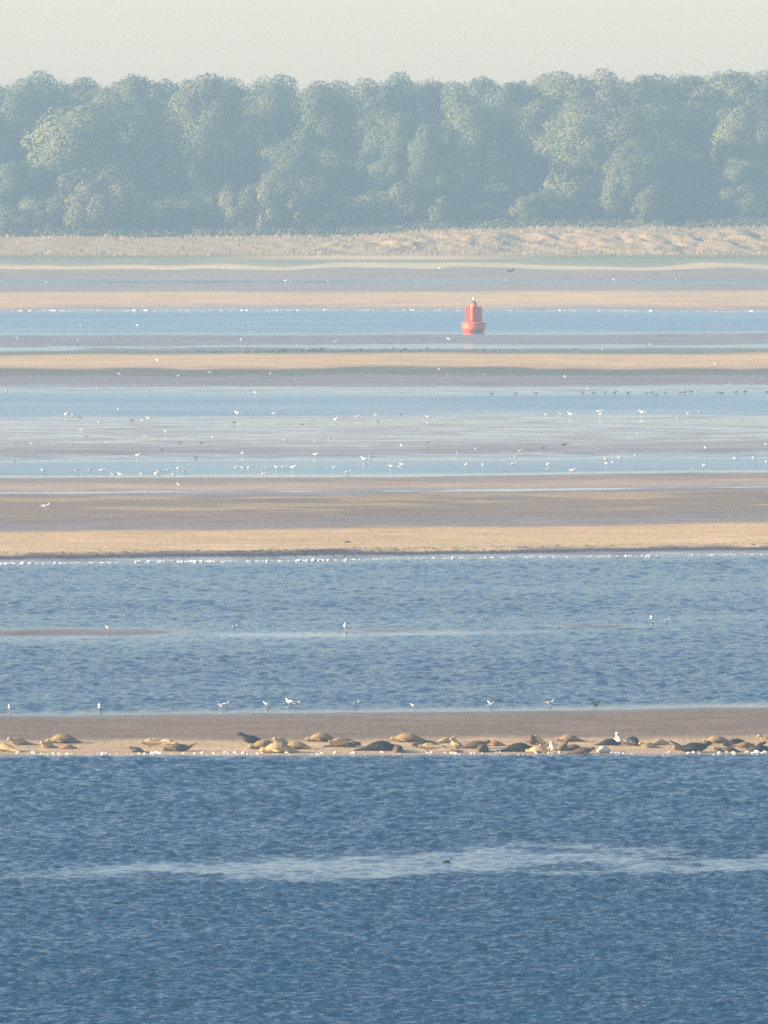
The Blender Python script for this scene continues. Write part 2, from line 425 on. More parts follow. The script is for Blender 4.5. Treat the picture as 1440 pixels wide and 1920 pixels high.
# ------------------------------------------------------------------ water
def wave_tile(n, size, lam_peak, seed, spread=1.6, rms=1.0):
    """random sea surface on a periodic square, unit rms height"""
    rng = np.random.default_rng(seed)
    k = np.fft.fftfreq(n, size / n) * 2 * np.pi
    KX, KY = np.meshgrid(k, k, indexing='ij')
    K = np.hypot(KX, KY); K[0, 0] = 1
    kp = 2 * np.pi / lam_peak
    th = np.arctan2(KX, KY) - 0.35
    P = K ** -3.6 * np.exp(-1.25 * (kp / K) ** 2) * (0.12 + np.abs(np.cos(th)) ** spread)
    P[0, 0] = 0
    A = np.sqrt(P) * (rng.normal(size=(n, n)) + 1j * rng.normal(size=(n, n)))
    h = np.real(np.fft.ifft2(A))
    return h / h.std()
T1 = wave_tile(512, 37.0, 0.85, 1, 5.0); T2 = wave_tile(512, 23.0, 0.5, 2, 4.0)
def samp(T, size, X, Y):
    n = T.shape[0]
    x = X / size * n; y = Y / size * n
    xi = np.floor(x).astype(int); yi = np.floor(y).astype(int); fx = x - xi; fy = y - yi
    a = T[xi % n, yi % n]; b = T[(xi + 1) % n, yi % n]; c = T[xi % n, (yi + 1) % n]; d = T[(xi + 1) % n, (yi + 1) % n]
    return (a * (1 - fx) + b * fx) * (1 - fy) + (c * (1 - fx) + d * fx) * fy

CHOP = [(4000, 1), (1425, 1), (1417, .5), (1400, .1), (1340, .1), (1334, .2), (1331, .55), (1327, .95), (1205, .95), (1194, .8), (1170, .8), (1158, .95), (1060, .95), (1051, .5), (1040, .2),
        (985, .12), (915, .12), (888, .2), (884, .75), (864, .75), (859, .25), (785, .25), (777, .8), (740, .8), (732, .3), (727, .7), (722, .4), (655, .6), (640, .65), (624, .7), (620, 1), (588, 1), (581, .3), (530, .5), (490, .5)]
CQ = np.array([HF / (y - YH) for y, _ in CHOP]); CV = np.array([v for _, v in CHOP], float)

def build_water(name, D, u, amp, mat):
    DD, UU = np.meshgrid(D, u, indexing='ij')
    XX = UU * DD
    q = warp(XX, DD)
    chop = np.interp(q, CQ, CV)
    px = 720 + XX * F / DD; py = rows_of(DD)
    # a calm, shallow slick over a drowned bar in the near channel
    n = fbm(XX / 5.0, DD / 9.0, 101, 4) - 0.5; n2 = fbm(XX / 1.5, DD / 2.5, 107, 3) - 0.5
    top = np.interp(px, [0, 450, 700, 900, 1150, 1440], [1638, 1618, 1596, 1576, 1582, 1600]) + 26 * n + 16 * n2
    bot = np.interp(px, [0, 450, 700, 1000, 1440], [1666, 1656, 1650, 1644, 1640]) + 8 * n + 10 * n2
    slick = sm(-9, 10, py - top) * sm(-6, 6, bot - py) * (0.18 + 0.82 * sm(0.38, 0.64, fbm(XX / 2.6 + 3, DD / 3.4, 131, 4)))
    chop = chop * (1 - 0.68 * slick)
    # calm water lying along the drowned bars of the middle channel
    calm = np.exp(-((py - 1192 + (px - 330) * 0.012) / 4.5) ** 2) * (1 - sm(560, 720, px)) + np.exp(-((py - 1190 + (px - 720) * 0.02) / 3.2) ** 2) * sm(460, 620, px) * (1 - sm(1000, 1300, px)) \
        + np.exp(-((py - 1173) / 2.5) ** 2) * sm(900, 1050, px) * (1 - sm(1230, 1330, px))
    chop = chop * (1 - 0.75 * np.clip(calm, 0, 1) * (0.4 + 0.6 * sm(0.35, 0.6, n + 0.5)))
    gust = fbm(XX / 26.0, DD / 11.0, 111, 4)
    chop = np.clip(chop * (0.55 + 0.85 * gust), 0, 1)
    depth = -ground_z(XX, DD)
    shallow = np.clip(np.clip(1 - depth / 0.14, 0, 1) * 0.8 + slick * 0.22, 0, 1)
    if amp:
        h = 0.75 * samp(T1, 37.0, XX * 0.6, DD) + 0.45 * samp(T2, 23.0, XX * 0.66 + DD * 0.2, DD * 0.98 - XX * 0.12)
        Z = h * amp * (1 - 0.3 * sm(500, 540, DD)) * chop * np.clip(depth / 0.2, 0.1, 1)
    else:
        Z = np.zeros_like(XX)
    V = np.stack([XX.ravel(), DD.ravel(), Z.ravel()], 1)
    me = np_mesh(name, V, grid_quads(len(D), len(u)))
    a = me.attributes.new('chop', 'FLOAT', 'POINT'); a.data.foreach_set('value', chop.astype(np.float32).ravel())
    a = me.attributes.new('shallow', 'FLOAT', 'POINT'); a.data.foreach_set('value', shallow.astype(np.float32).ravel())
    tag(obj(name, me, None, mat), kind='structure')

ys = np.concatenate([np.array([60000, 20000, 9000, 5000, 3600, 3000, 2600, 2400, 2250, 2150, 2080, 2030, 2000, 1975]), np.arange(1960, 1412, -0.55), np.arange(1412, 1336, -4.0), np.arange(1336, 1046, -0.6), np.arange(1046, 1032, -2)])
D1 = HF / (ys - YH)
u1 = np.concatenate([np.array([-.5, -.3, -.2, -.14, -.1, -.08, -.065, -.055, -.048, -.042, -.038]), np.linspace(-.0345, .0345, 340), np.array([.038, .042, .048, .055, .065, .08, .1, .14, .2, .3, .5])])
build_water('water', D1, u1, 0.044, M['water'])
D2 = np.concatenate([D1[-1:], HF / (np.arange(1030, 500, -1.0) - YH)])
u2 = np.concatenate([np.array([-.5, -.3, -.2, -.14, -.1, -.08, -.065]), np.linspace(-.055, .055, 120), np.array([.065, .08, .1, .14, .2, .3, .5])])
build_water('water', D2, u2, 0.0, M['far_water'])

# ------------------------------------------------------------------ foam, seaweed (nobody could count them)
def lumps_mesh(name, items, mat, sub=1, seed=5):
    """items: (x, y, z, half width, half depth, height)"""
    bm = bmesh.new(); rnd = random.Random(seed)
    for (x, y, z, a, b, h) in items:
        r = bmesh.ops.create_icosphere(bm, subdivisions=sub, radius=1.0)
        o = Vector((rnd.uniform(-50, 50), rnd.uniform(-50, 50), 0))
        for v in r['verts']:
            n = 1 + 0.55 * mnoise.noise(v.co * 1.7 + o)
            v.co = Vector((x + v.co.x * a * n, y + v.co.y * b * n, z + max(v.co.z, -0.3) * h * n))
    return bm_mesh(name, bm, [mat])

def surf(px, py, w, h=None, sub=2):
    p = on_ground(px, py); s = p.y / F
    return (p.x, p.y, max(p.z, 0), w * s / 2, w * s * 0.75, h if h else min(0.13, w * s * 0.28), )

rnd = random.Random(3)
near_foam = [(32, 7, 1414), (62, 12, 1413), (78, 6, 1415), (100, 7, 1414), (110, 7, 1415), (127, 7, 1415), (192, 9, 1414), (199, 8, 1414), (262, 8, 1415), (271, 7, 1415), (285, 10, 1414),
             (293, 12, 1413), (301, 9, 1414), (344, 5, 1414), (365, 6, 1414), (380, 10, 1414), (401, 7, 1414), (422, 10, 1413), (440, 8, 1413), (457, 10, 1414), (483, 8, 1415), (492, 8, 1413),
             (538, 11, 1414), (604, 7, 1414), (629, 9, 1413), (663, 10, 1414), (716, 8, 1412), (747, 6, 1413), (802, 5, 1414), (810, 8, 1413), (835, 5, 1413), (848, 8, 1414), (856, 10, 1415),
             (864, 7, 1413), (884, 4, 1414), (890, 5, 1414), (905, 4, 1414), (931, 6, 1412), (938, 5, 1412), (1006, 7, 1414), (1018, 5, 1413), (1030, 6, 1414), (1050, 11, 1413), (1149, 8, 1413),
             (1156, 7, 1413), (1162, 6, 1413), (1170, 5, 1414), (1256, 7, 1412), (1293, 10, 1414), (1302, 11, 1413), (1312, 9, 1413), (1350, 9, 1413), (1364, 12, 1412), (1377, 10, 1413), (1403, 10, 1412),
             (1420, 15, 1412), (1436, 12, 1413), (1452, 10, 1412), (-12, 9, 1414), (1470, 8, 1412)]
items = []
for (x, w, y) in near_foam:
    items.append(surf(x, y - 1.0, w * 0.9))
    for k in range(1):
        items.append(surf(x + rnd.uniform(-w, w) * 0.7, y + rnd.uniform(-1, 1), w * rnd.uniform(0.3, 0.6)))
for k in range(60):
    items.append(surf(rnd.uniform(-60, 1500), 1415 + rnd.uniform(-1.0, 1.2), rnd.uniform(2, 6), 0.012))
o = obj('sea_foam', lumps_mesh('sea_foam', items, M['foam'], 2))
tag(o, 'lumps of white foam along the wet near edge of the seal sandbank', 'foam', kind='stuff')

def edge_points(y0, x0, x1, n, jitter, seed, z=0.0):
    """points along the waterline that runs at picture row y0 mid-picture"""
    r = random.Random(seed); out = []
    q0 = q_of(y0, z)
    for k in range(n):
        px = r.uniform(x0, x1)
        D = q0
        for _ in range(8):
            X = (px - 720) * D / F
            D = D + (q0 - float(warp(np.array([X]), np.array([D]))[0]))
        out.append((X, D + r.gauss(0, jitter), px))
    return out
items = []
for (X, D, px) in edge_points(1048.5, -60, 1500, 300, 0.5, 5):
    s = D / F; w = rnd.uniform(4, 16); items.append((X, D, 0.0, w * s / 2, w * s * 0.25, rnd.uniform(0.005, 0.02)))
for (cx, w) in [(8, 12), (52, 24), (106, 16), (258, 12), (278, 8), (298, 10), (336, 14), (360, 10), (371, 20), (503, 14), (560, 14), (580, 16), (602, 12), (624, 16), (650, 8), (815, 8), (850, 9), (1177, 12), (1215, 10)]:
    for (X, D, px) in edge_points(1049.5, cx - w / 2, cx + w / 2, 3, 0.3, 900 + cx):
        s = D / F; items.append((X, D, 0.02, w * s / 4, w * s * 0.5, rnd.uniform(0.04, 0.085)))
o = obj('sea_foam', lumps_mesh('sea_foam', items, M['foam'], 1))
tag(o, 'broken white surf line below the tan sandbank at the middle channel', 'foam', kind='stuff')
items = []
for (X, D, px) in edge_points(582.5, -60, 1500, 150, 1.2, 6):
    s = D / F; w = rnd.uniform(5, 16); items.append((X, D, 0.0, w * s / 2, w * s * 0.3, rnd.uniform(0.008, 0.025)))
for (cx, w) in [(50, 30), (100, 20), (187, 10), (268, 30), (280, 20), (462, 16), (610, 20), (690, 8), (770, 14), (1060, 20), (1222, 18), (1420, 30)]:
    for (X, D, px) in edge_points(582.5, cx - w / 2, cx + w / 2, 2, 0.6, 1900 + cx):
        s = D / F; items.append((X, D, 0.02, w * s / 4, w * s * 0.5, rnd.uniform(0.04, 0.08)))
o = obj('sea_foam', lumps_mesh('sea_foam', items, M['foam'], 1))
tag(o, 'thin white surf line behind the red buoy', 'foam', kind='stuff')
# wrack: dark ragged weed at the foot of the tan bank, at its thickest left of centre
items = []
for (X, D, px) in edge_points(1036.5, -60, 1500, 2600, 1.5, 7, 0.08):
    dens = 0.35 + 0.65 * math.exp(-((px - 480) / 420) ** 2)
    if rnd.random() > dens: continue
    s = D / F; w = rnd.uniform(1.5, 6); items.append((X, D, gz(X, D), w * s / 2, w * s * 0.7, rnd.uniform(0.01, 0.05)))
o = obj('seaweed', lumps_mesh('seaweed', items, M['weed'], 1))
tag(o, 'ragged dark line of seaweed along the foot of the smooth tan sandbank', 'seaweed', kind='stuff')
items = []
for (X, D, px) in edge_points(660, 200, 1100, 420, 5.0, 8, 0.08):
    if rnd.random() > math.exp(-((px - 560) / 150) ** 2) + 0.12: continue
    s = D / F; w = rnd.uniform(3, 9); items.append((X, D, gz(X, D), w * s / 2, w * s * 0.9, rnd.uniform(0.05, 0.16)))
o = obj('seaweed', lumps_mesh('seaweed', items, M['weed'], 1))
tag(o, 'low dark tufts of weed behind the far tan sandbar below the buoy', 'seaweed', kind='stuff')

# ------------------------------------------------------------------ dune grass
def blades(name, pts, mat, h0, h1, seed):
    r = np.random.default_rng(seed)
    V = []; Fq = []
    n = len(pts)
    P = np.array(pts)
    ang = r.uniform(0, 2 * np.pi, n); hh = r.uniform(h0, h1, n); w = hh * r.uniform(0.35, 0.7, n)
    lean = r.normal(0, 0.3, (n, 2)) * hh[:, None] + np.array([0.12, 0]) * hh[:, None]
    dx = np.cos(ang) * w / 2; dy = np.sin(ang) * w / 2
    b0 = P + np.stack([-dx, -dy, -0.1 * hh], 1); b1 = P + np.stack([dx, dy, -0.1 * hh], 1)
    t1 = P + np.stack([dx * .6 + lean[:, 0], dy * .6 + lean[:, 1], hh * r.uniform(.7, 1, n)], 1)
    t0 = P + np.stack([-dx * .6 + lean[:, 0], -dy * .6 + lean[:, 1], hh * r.uniform(.8, 1.1, n)], 1)
    V = np.stack([b0, b1, t1, t0], 1).reshape(-1, 3)
    return np_mesh(name, V, np.arange(n * 4).reshape(-1, 4), False)
Xs = RNG.uniform(-105, 105, 12000); Ds = RNG.uniform(DUNE_FOOT + 8, 1886, 12000)
keep = fbm(Xs / 2.5, Ds / 6.0, 121, 3) + 0.25 * sm(-60, 20, Xs) * sm(DUNE_FOOT + 15, DUNE_FOOT + 35, Ds) > 0.55
Xs, Ds = Xs[keep], Ds[keep]
pts = np.stack([Xs, Ds, ground_z(Xs, Ds)], 1)
o = obj('dune_grass', blades('dune_grass', pts, M['dune_grass'], 0.15, 0.45, 5), None, M['dune_grass'])
tag(o, 'dry pale marram grass over the low dune below the wood', 'grass', kind='stuff')

# ------------------------------------------------------------------ the wood
def leaf_cloud(name, lobes, n, size, seed, mat, fill=0.25, soft=True):
    """leaf clumps spread through the volume and over the skin of several lobes"""
    r = np.random.default_rng(seed)
    L = np.array(lobes)          # cx cy cz rx ry rz
    area = (L[:, 3] * L[:, 5]); idx = r.choice(len(L), n, p=area / area.sum())
    d = r.normal(size=(n, 3)); d /= np.linalg.norm(d, axis=1)[:, None]
    rad = np.where(r.random(n) < fill, r.random(n) ** 0.5 * 0.9, r.normal(0.97, 0.05, n))
    # broken skin: twig sprays and hollows
    lump = fbm(d[:, 0] * 2.2 + idx * 3.1, d[:, 2] * 2.2 + d[:, 1] * 1.7, seed % 50, 3) - 0.5
    rad = rad * (1 + 0.42 * lump)
    P = L[idx, :3] + d * L[idx, 3:] * rad[:, None]
    nrm = d + r.normal(0, 0.30, (n, 3)); nrm /= np.linalg.norm(nrm, axis=1)[:, None]
    ref = r.normal(size=(n, 3)); t = np.cross(nrm, ref); t /= np.linalg.norm(t, axis=1)[:, None]; b = np.cross(nrm, t)
    s = size * r.uniform(0.5, 1.25, n); e = r.uniform(0.55, 1.0, n)
    c = [P + t * (s * a)[:, None] + b * (s * e * q)[:, None] + nrm * (s * k)[:, None] for a, q, k in ((-.5, -.2, 0), (.1, -.55, .15), (.55, .15, 0), (-.1, .5, .15))]
    V = np.stack(c, 1).reshape(-1, 3)
    me = np_mesh(name, V, np.arange(n * 4).reshape(-1, 4), True)
    if soft:
        ctr = L[:, :3].mean(0); o2 = P - ctr; o2 /= np.linalg.norm(o2, axis=1)[:, None] + 1e-6
    else:
        o2 = d
    nn = 0.55 * d + 0.45 * o2 + 0.2 * (nrm - d); nn /= np.linalg.norm(nn, axis=1)[:, None]
    me.normals_split_custom_set_from_vertices(np.repeat(nn, 4, axis=0).tolist())
    me.materials.append(mat)
    return me

def crown_lobes(seed, n, w, h, z0):
    r = random.Random(seed); out = [(0, 0, z0 + h * 0.5, w * 0.34, w * 0.34, h * 0.44)]
    for k in range(n):
        t = (k + 0.5) / n
        zz = z0 + h * (0.12 + 0.76 * t) + r.uniform(-.05, .05) * h
        ring = w * 0.36 * math.sqrt(max(0.05, 1 - ((zz - z0) / h * 1.7 - 0.7) ** 2))
        a = k * 2.399 + r.uniform(-.4, .4)
        rr = r.uniform(0.15, 0.24) * w
        out.append((math.cos(a) * ring, math.sin(a) * ring, zz, rr, rr, rr * r.uniform(0.75, 1.05)))
    return out

def trunk_mesh(name, h, r0, seed, limbs=5):
    rn = random.Random(seed); bm = bmesh.new()
    def limb(p0, p1, ra, rb, bend):
        pr = None; N = 6; K = 7
        for i in range(N + 1):
            t = i / N; p = p0.lerp(p1, t) + Vector((bend[0], bend[1], 0)) * math.sin(t * math.pi)
            rr = ra + (rb - ra) * t; ring = [bm.verts.new(p + Vector((math.cos(j * 2 * math.pi / K) * rr, math.sin(j * 2 * math.pi / K) * rr, 0))) for j in range(K)]
            if pr:
                for j in range(K): bm.faces.new((pr[j], pr[(j + 1) % K], ring[(j + 1) % K], ring[j]))
            pr = ring
    limb(Vector((0, 0, -0.6)), Vector((0, 0, h * 0.8)), r0, r0 * 0.25, (rn.uniform(-.3, .3), rn.uniform(-.3, .3)))
    for k in range(limbs):
        z = h * rn.uniform(0.2, 0.6); a = k * 2.4 + rn.random(); l = h * rn.uniform(0.18, 0.32)
        limb(Vector((0, 0, z)), Vector((math.cos(a) * l, math.sin(a) * l, z + l * 0.9)), r0 * 0.4, r0 * 0.1, (0.1, 0.1))
    return bm_mesh(name, bm, [M['bark']])

# unit trees: 1 m wide crowns scaled per tree; a crown is w x h metres
TREE_P = []
for s in range(6):
    w, h = 12.0, [13.0, 15.0, 12.0, 16.0, 14.0, 11.5][s]
    TREE_P.append((trunk_mesh('trunk', 14, 0.35, s), leaf_cloud('crown', crown_lobes(40 + s, 12 + s, w, h, 4.0), 26000, 0.30, 60 + s, M['foliage']), w, h + 4.0))
SHRUB_P = []
for s in range(5):
    w, h = 6.0, [5.0, 4.2, 5.6, 4.6, 6.0][s]
    SHRUB_P.append((trunk_mesh('trunk', 3.2, 0.12, 30 + s, 4), leaf_cloud('crown', crown_lobes(80 + s, 9 + s, w, h, 0.2), 7000, 0.24, 90 + s, M['shrub_foliage'], 0.3), w, h + 0.2))

ORD = ['first', 'second', 'third', 'fourth', 'fifth', 'sixth', 'seventh', 'eighth', 'ninth', 'tenth', 'eleventh', 'twelfth', 'thirteenth', 'fourteenth', 'fifteenth', 'sixteenth', 'seventeenth',
       'eighteenth', 'nineteenth', 'twentieth', 'twenty-first', 'twenty-second', 'twenty-third', 'twenty-fourth', 'twenty-fifth', 'twenty-sixth', 'twenty-seventh', 'twenty-eighth', 'twenty-ninth', 'thirtieth']

def tree(protos, name, i, px, top, wpx, D, label, cat, group):
    """px, top, wpx: picture column, picture row of the top, width"""
    tm, cm, w, h = protos[i % len(protos)]
    x = (px - 720) * D / F; z = gz(x, D)
    ztop = CAM_H - (top - YH) * D / F
    sw = wpx * D / F / w; sh = (ztop - z) * 1.04 / h
    root = empty(name, (x, D, z - 0.05))
    root.rotation_euler.z = random.uniform(0, 6.28)
    root.scale = (sw, sw, max(sh, 0.2))
    obj('trunk', tm, root); obj('crown', cm, root)
    tag(root, label, cat, group)
    return root

BACK = [(20, 152, 150), (118, 146, 150), (185, 160, 130), (262, 142, 160), (396, 150, 150), (500, 152, 150), (612, 158, 140), (715, 148, 130), (800, 148, 150), (890, 146, 130), (960, 156, 120),
        (1020, 150, 130), (1085, 140, 150), (1170, 142, 140), (1260, 138, 150), (1345, 134, 150), (1425, 136, 150)]
MID = [(-10, 215, 170, 1945), (65, 230, 140, 1960), (290, 235, 150, 1962), (400, 152, 175, 1940), (500, 165, 150, 1968), (602, 166, 145, 1938), (690, 200, 150, 1966), (760, 205, 130, 1960), (905, 192, 155, 1930), (1010, 195, 150, 1966),
       (1085, 190, 130, 1958), (1145, 200, 190, 1925), (1255, 190, 150, 1950), (1335, 190, 140, 1962), (1415, 198, 150, 1935)]
FRONT = [(40, 300, 120, 1918), (195, 194, 270, 1920), (440, 305, 120, 1942), (545, 265, 115, 1914), (655, 290, 120, 1932), (740, 300, 100, 1926), (822, 232, 105, 1916), (1000, 290, 110, 1932), (1205, 265, 120, 1914), (1290, 292, 120, 1934), (1390, 300, 110, 1915)]
SHRUB = [(20, 385, 110), (90, 372, 110), (185, 345, 120), (245, 352, 90), (300, 372, 110), (378, 378, 100), (455, 355, 90), (515, 348, 90), (560, 338, 100), (620, 368, 110), (690, 362, 110), (760, 345, 110), (830, 372, 110), (900, 385, 110),
         (995, 362, 70), (1030, 358, 80), (1090, 335, 140), (1175, 320, 90), (1225, 345, 80), (1290, 385, 90), (1358, 372, 60), (1420, 368, 80)]
for rows, D, jit, word, grp in ((BACK, 1990, 10, 'tall back row of the wood', 'tall trees of the back row'), (MID, 1958, 8, 'middle row of the wood', 'trees of the middle row'), (FRONT, 1928, 7, 'front row of the wood', 'trees of the front row')):
    for i, (px, top, w, *dd) in enumerate(rows):
        look = 'broad-crowned' if w >= 165 else 'narrow' if w <= 130 else 'medium-sized'
        tree(TREE_P, 'tree', i * 5 + (2 if D > 1970 else 0) + (1 if D > 1940 else 0), px, top, w * 1.08, dd[0] if dd else D + random.uniform(-jit, jit), f'{look} tree, {ORD[i]} from left in the {word}', 'tree', grp)
for i, (px, top, w) in enumerate(SHRUB):
    look = 'broad' if w >= 110 else 'small' if w <= 80 else 'bushy'
    tree(SHRUB_P, 'shrub', i * 3, px, top, w * 1.1, 1897 + random.uniform(-7, 7), f'{look} shrub, {ORD[i]} from left along the foot of the wood', 'shrub', 'shrubs along the foot of the wood')

# the wood goes on over the hill behind and to both sides of what the photo shows
lob = []
r = random.Random(77)
for k in range(330):
    x = r.uniform(-330, 330); d = r.uniform(2010, 2110)
    if abs(x) > 68: d = r.uniform(1915, 2080)
    a = r.uniform(4.5, 7.5); h = r.uniform(8, 11)
    if abs(x) <= 68: h *= 0.4
    lob.append((x, d, gz(x, d) + h * 0.9, a, a, h))
me = leaf_cloud('woodland', lob, 200000, 0.7, 200, M['foliage'], 0.15, False)
tag(obj('woodland', me), 'hazy mass of further trees on the hill behind the wood', 'woodland', kind='stuff')
pts = []
for k in range(1500):
    x = r.uniform(-66, 66); d = r.uniform(1884, 1900); pts.append((x, d, gz(x, d) + 0.5, r.uniform(.6, 1.4), r.uniform(.6, 1.2), r.uniform(.5, 1.0)))
me = leaf_cloud('undergrowth', pts, 30000, 0.26, 210, M['shrub_foliage'], 0.2, False)
tag(obj('undergrowth', me), 'low tangled scrub along the dune crest at the foot of the wood', 'undergrowth', kind='stuff')

# ------------------------------------------------------------------ red buoy
def lathe(bm, prof, seg=32, mi=0, cx=0, cy=0):
    prev = None
    for (r_, z) in prof:
        ring = [bm.verts.new((cx + math.cos(2 * math.pi * j / seg) * r_, cy + math.sin(2 * math.pi * j / seg) * r_, z)) for j in range(seg)]
        if prev:
            for j in range(seg):
                f = bm.faces.new((prev[j], prev[(j + 1) % seg], ring[(j + 1) % seg], ring[j])); f.material_index = mi
        else:
            f = bm.faces.new(ring[::-1]); f.material_index = mi
        prev = ring
    f = bm.faces.new(prev); f.material_index = mi

def box(bm, c, s, rz=0.0):
    r_ = bmesh.ops.create_cube(bm, size=1.0)
    m = Matrix.Translation(c) @ Matrix.Rotation(rz, 4, 'Z') @ Matrix.Diagonal((*s, 1))
    bmesh.ops.transform(bm, matrix=m, verts=r_['verts'])
    return r_['verts']

def build_buoy():
    p = at(888.5, 622.5, 0)
    k = p.y / F                                        # metres per picture pixel
    root = empty('buoy', (p.x, p.y, 0))
    tag(root, 'red steel navigation buoy with round float and lantern, in the far channel', 'buoy')
    bm = bmesh.new()
    Rw = 22 * k
    lathe(bm, [(Rw * .55, -.5), (Rw * .72, -0.05), (Rw * .93, 0.22), (Rw, 0.40), (Rw, 0.95), (Rw * .96, 1.03), (Rw * .6, 1.12), (Rw * .45, 1.13)], 40)
    obj('float', bm_mesh('float', bm, [M['red_paint']], False), root)
    bm = bmesh.new(); lathe(bm, [(Rw * 1.03, 0.86), (Rw * 1.05, 0.88), (Rw * 1.05, 0.97), (Rw * 1.03, 0.99)], 40)
    obj('rubbing_strip', bm_mesh('rubbing_strip', bm, [M['red_paint']], False), root)
    bm = bmesh.new()
    lathe(bm, [(7.0 * k, 1.10), (6.6 * k, 1.35), (6.2 * k, 2.85), (4.5 * k, 3.05), (3.2 * k, 3.12)], 28)
    obj('tower', bm_mesh('tower', bm, [M['red_paint']]), root)
    for a in (-12, 78, 168, 258):                      # four upright radial fins round the tower
        bm = bmesh.new()
        ca, sa = math.cos(R(a)), math.sin(R(a))
        box(bm, (ca * 10.4 * k, sa * 10.4 * k, 1.93), (9.2 * k, 0.09, 1.58), R(a))
        box(bm, (ca * 15.2 * k, sa * 15.2 * k, 1.93), (0.06, 0.17, 1.50), R(a))
        bmesh.ops.bevel(bm, geom=list(bm.edges), offset=.012, segments=1, affect='EDGES')
        obj('fin', bm_mesh('fin', bm, [M['red_paint']], False), root)
    bm = bmesh.new(); lathe(bm, [(4.6 * k, 3.10), (4.8 * k, 3.13), (4.8 * k, 3.2), (4.4 * k, 3.22)], 24)
    obj('lantern_platform', bm_mesh('lantern_platform', bm, [M['dark_metal']], False), root)
    bm = bmesh.new(); lathe(bm, [(0.05, 3.2), (0.05, 3.42)], 10)
    obj('post', bm_mesh('post', bm, [M['dark_metal']]), root)
    bm = bmesh.new(); lathe(bm, [(0.10, 3.40), (0.13, 3.44), (0.13, 3.62), (0.09, 3.70), (0.03, 3.74)], 16)
    lan = obj('lantern', bm_mesh('lantern', bm, [M['lantern_glass']]), root)
    bm = bmesh.new(); lathe(bm, [(0.012, 3.72), (0.008, 4.0)], 6)
    obj('bird_spike', bm_mesh('bird_spike', bm, [M['dark_metal']]), lan)
    for a in (65, 245):
        bm = bmesh.new()
        for s in (-1, 1):
            box(bm, (math.cos(R(a)) * Rw * .82 - math.sin(R(a)) * .12 * s, math.sin(R(a)) * Rw * .82 + math.cos(R(a)) * .12 * s, 1.19), (.06, .05, .22), R(a))
        box(bm, (math.cos(R(a)) * Rw * .82, math.sin(R(a)) * Rw * .82, 1.32), (.06, .29, .05), R(a))
        obj('lifting_eye', bm_mesh('lifting_eye', bm, [M['dark_metal']], False), root)
build_buoy()

# ------------------------------------------------------------------ driftwood on the far beach, small wrack on the tan bank
def stump():
    p = on_ground(957, 502)
    bm = bmesh.new()
    rn = random.Random(4)
    def limb(p0, p1, a, b):
        d = (p1 - p0).normalized(); n = d.orthogonal().normalized(); t = d.cross(n); prev = None
        for i in range(7):
            q = p0.lerp(p1, i / 6) + n * 0.05 * math.sin(i * 2.1); rr = a + (b - a) * i / 6
            ring = [bm.verts.new(q + (n * math.cos(j * 0.785) + t * math.sin(j * 0.785)) * rr * rn.uniform(.8, 1.2)) for j in range(8)]
            if prev:
                for j in range(8): bm.faces.new((prev[j], prev[(j + 1) % 8], ring[(j + 1) % 8], ring[j]))
            else: bm.faces.new(ring)
            prev = ring
        bm.faces.new(prev)
    limb(Vector((-.7, 0, .15)), Vector((.6, .1, .45)), .28, .2)
    limb(Vector((.2, 0, .3)), Vector((.5, -.1, 1.0)), .16, .06)
    limb(Vector((-.2, 0, .2)), Vector((-.35, .3, .65)), .12, .05)
    o = obj('driftwood', bm_mesh('driftwood', bm, [M['driftwood']])); o.location = p; o.scale = (.7, .7, .7)
    tag(o, 'dark lump of driftwood on the pale beach edge below the dune', 'driftwood')
    p = on_ground(650, 1017)
    o = obj('seaweed_clump', lumps_mesh('seaweed_clump', [(0, 0, 0, .16, .2, .09), (.14, .05, 0, .09, .12, .06)], M['weed'], 2)); o.location = p
    tag(o, 'small dark clump of weed alone on the smooth tan sandbank', 'seaweed')
stump()

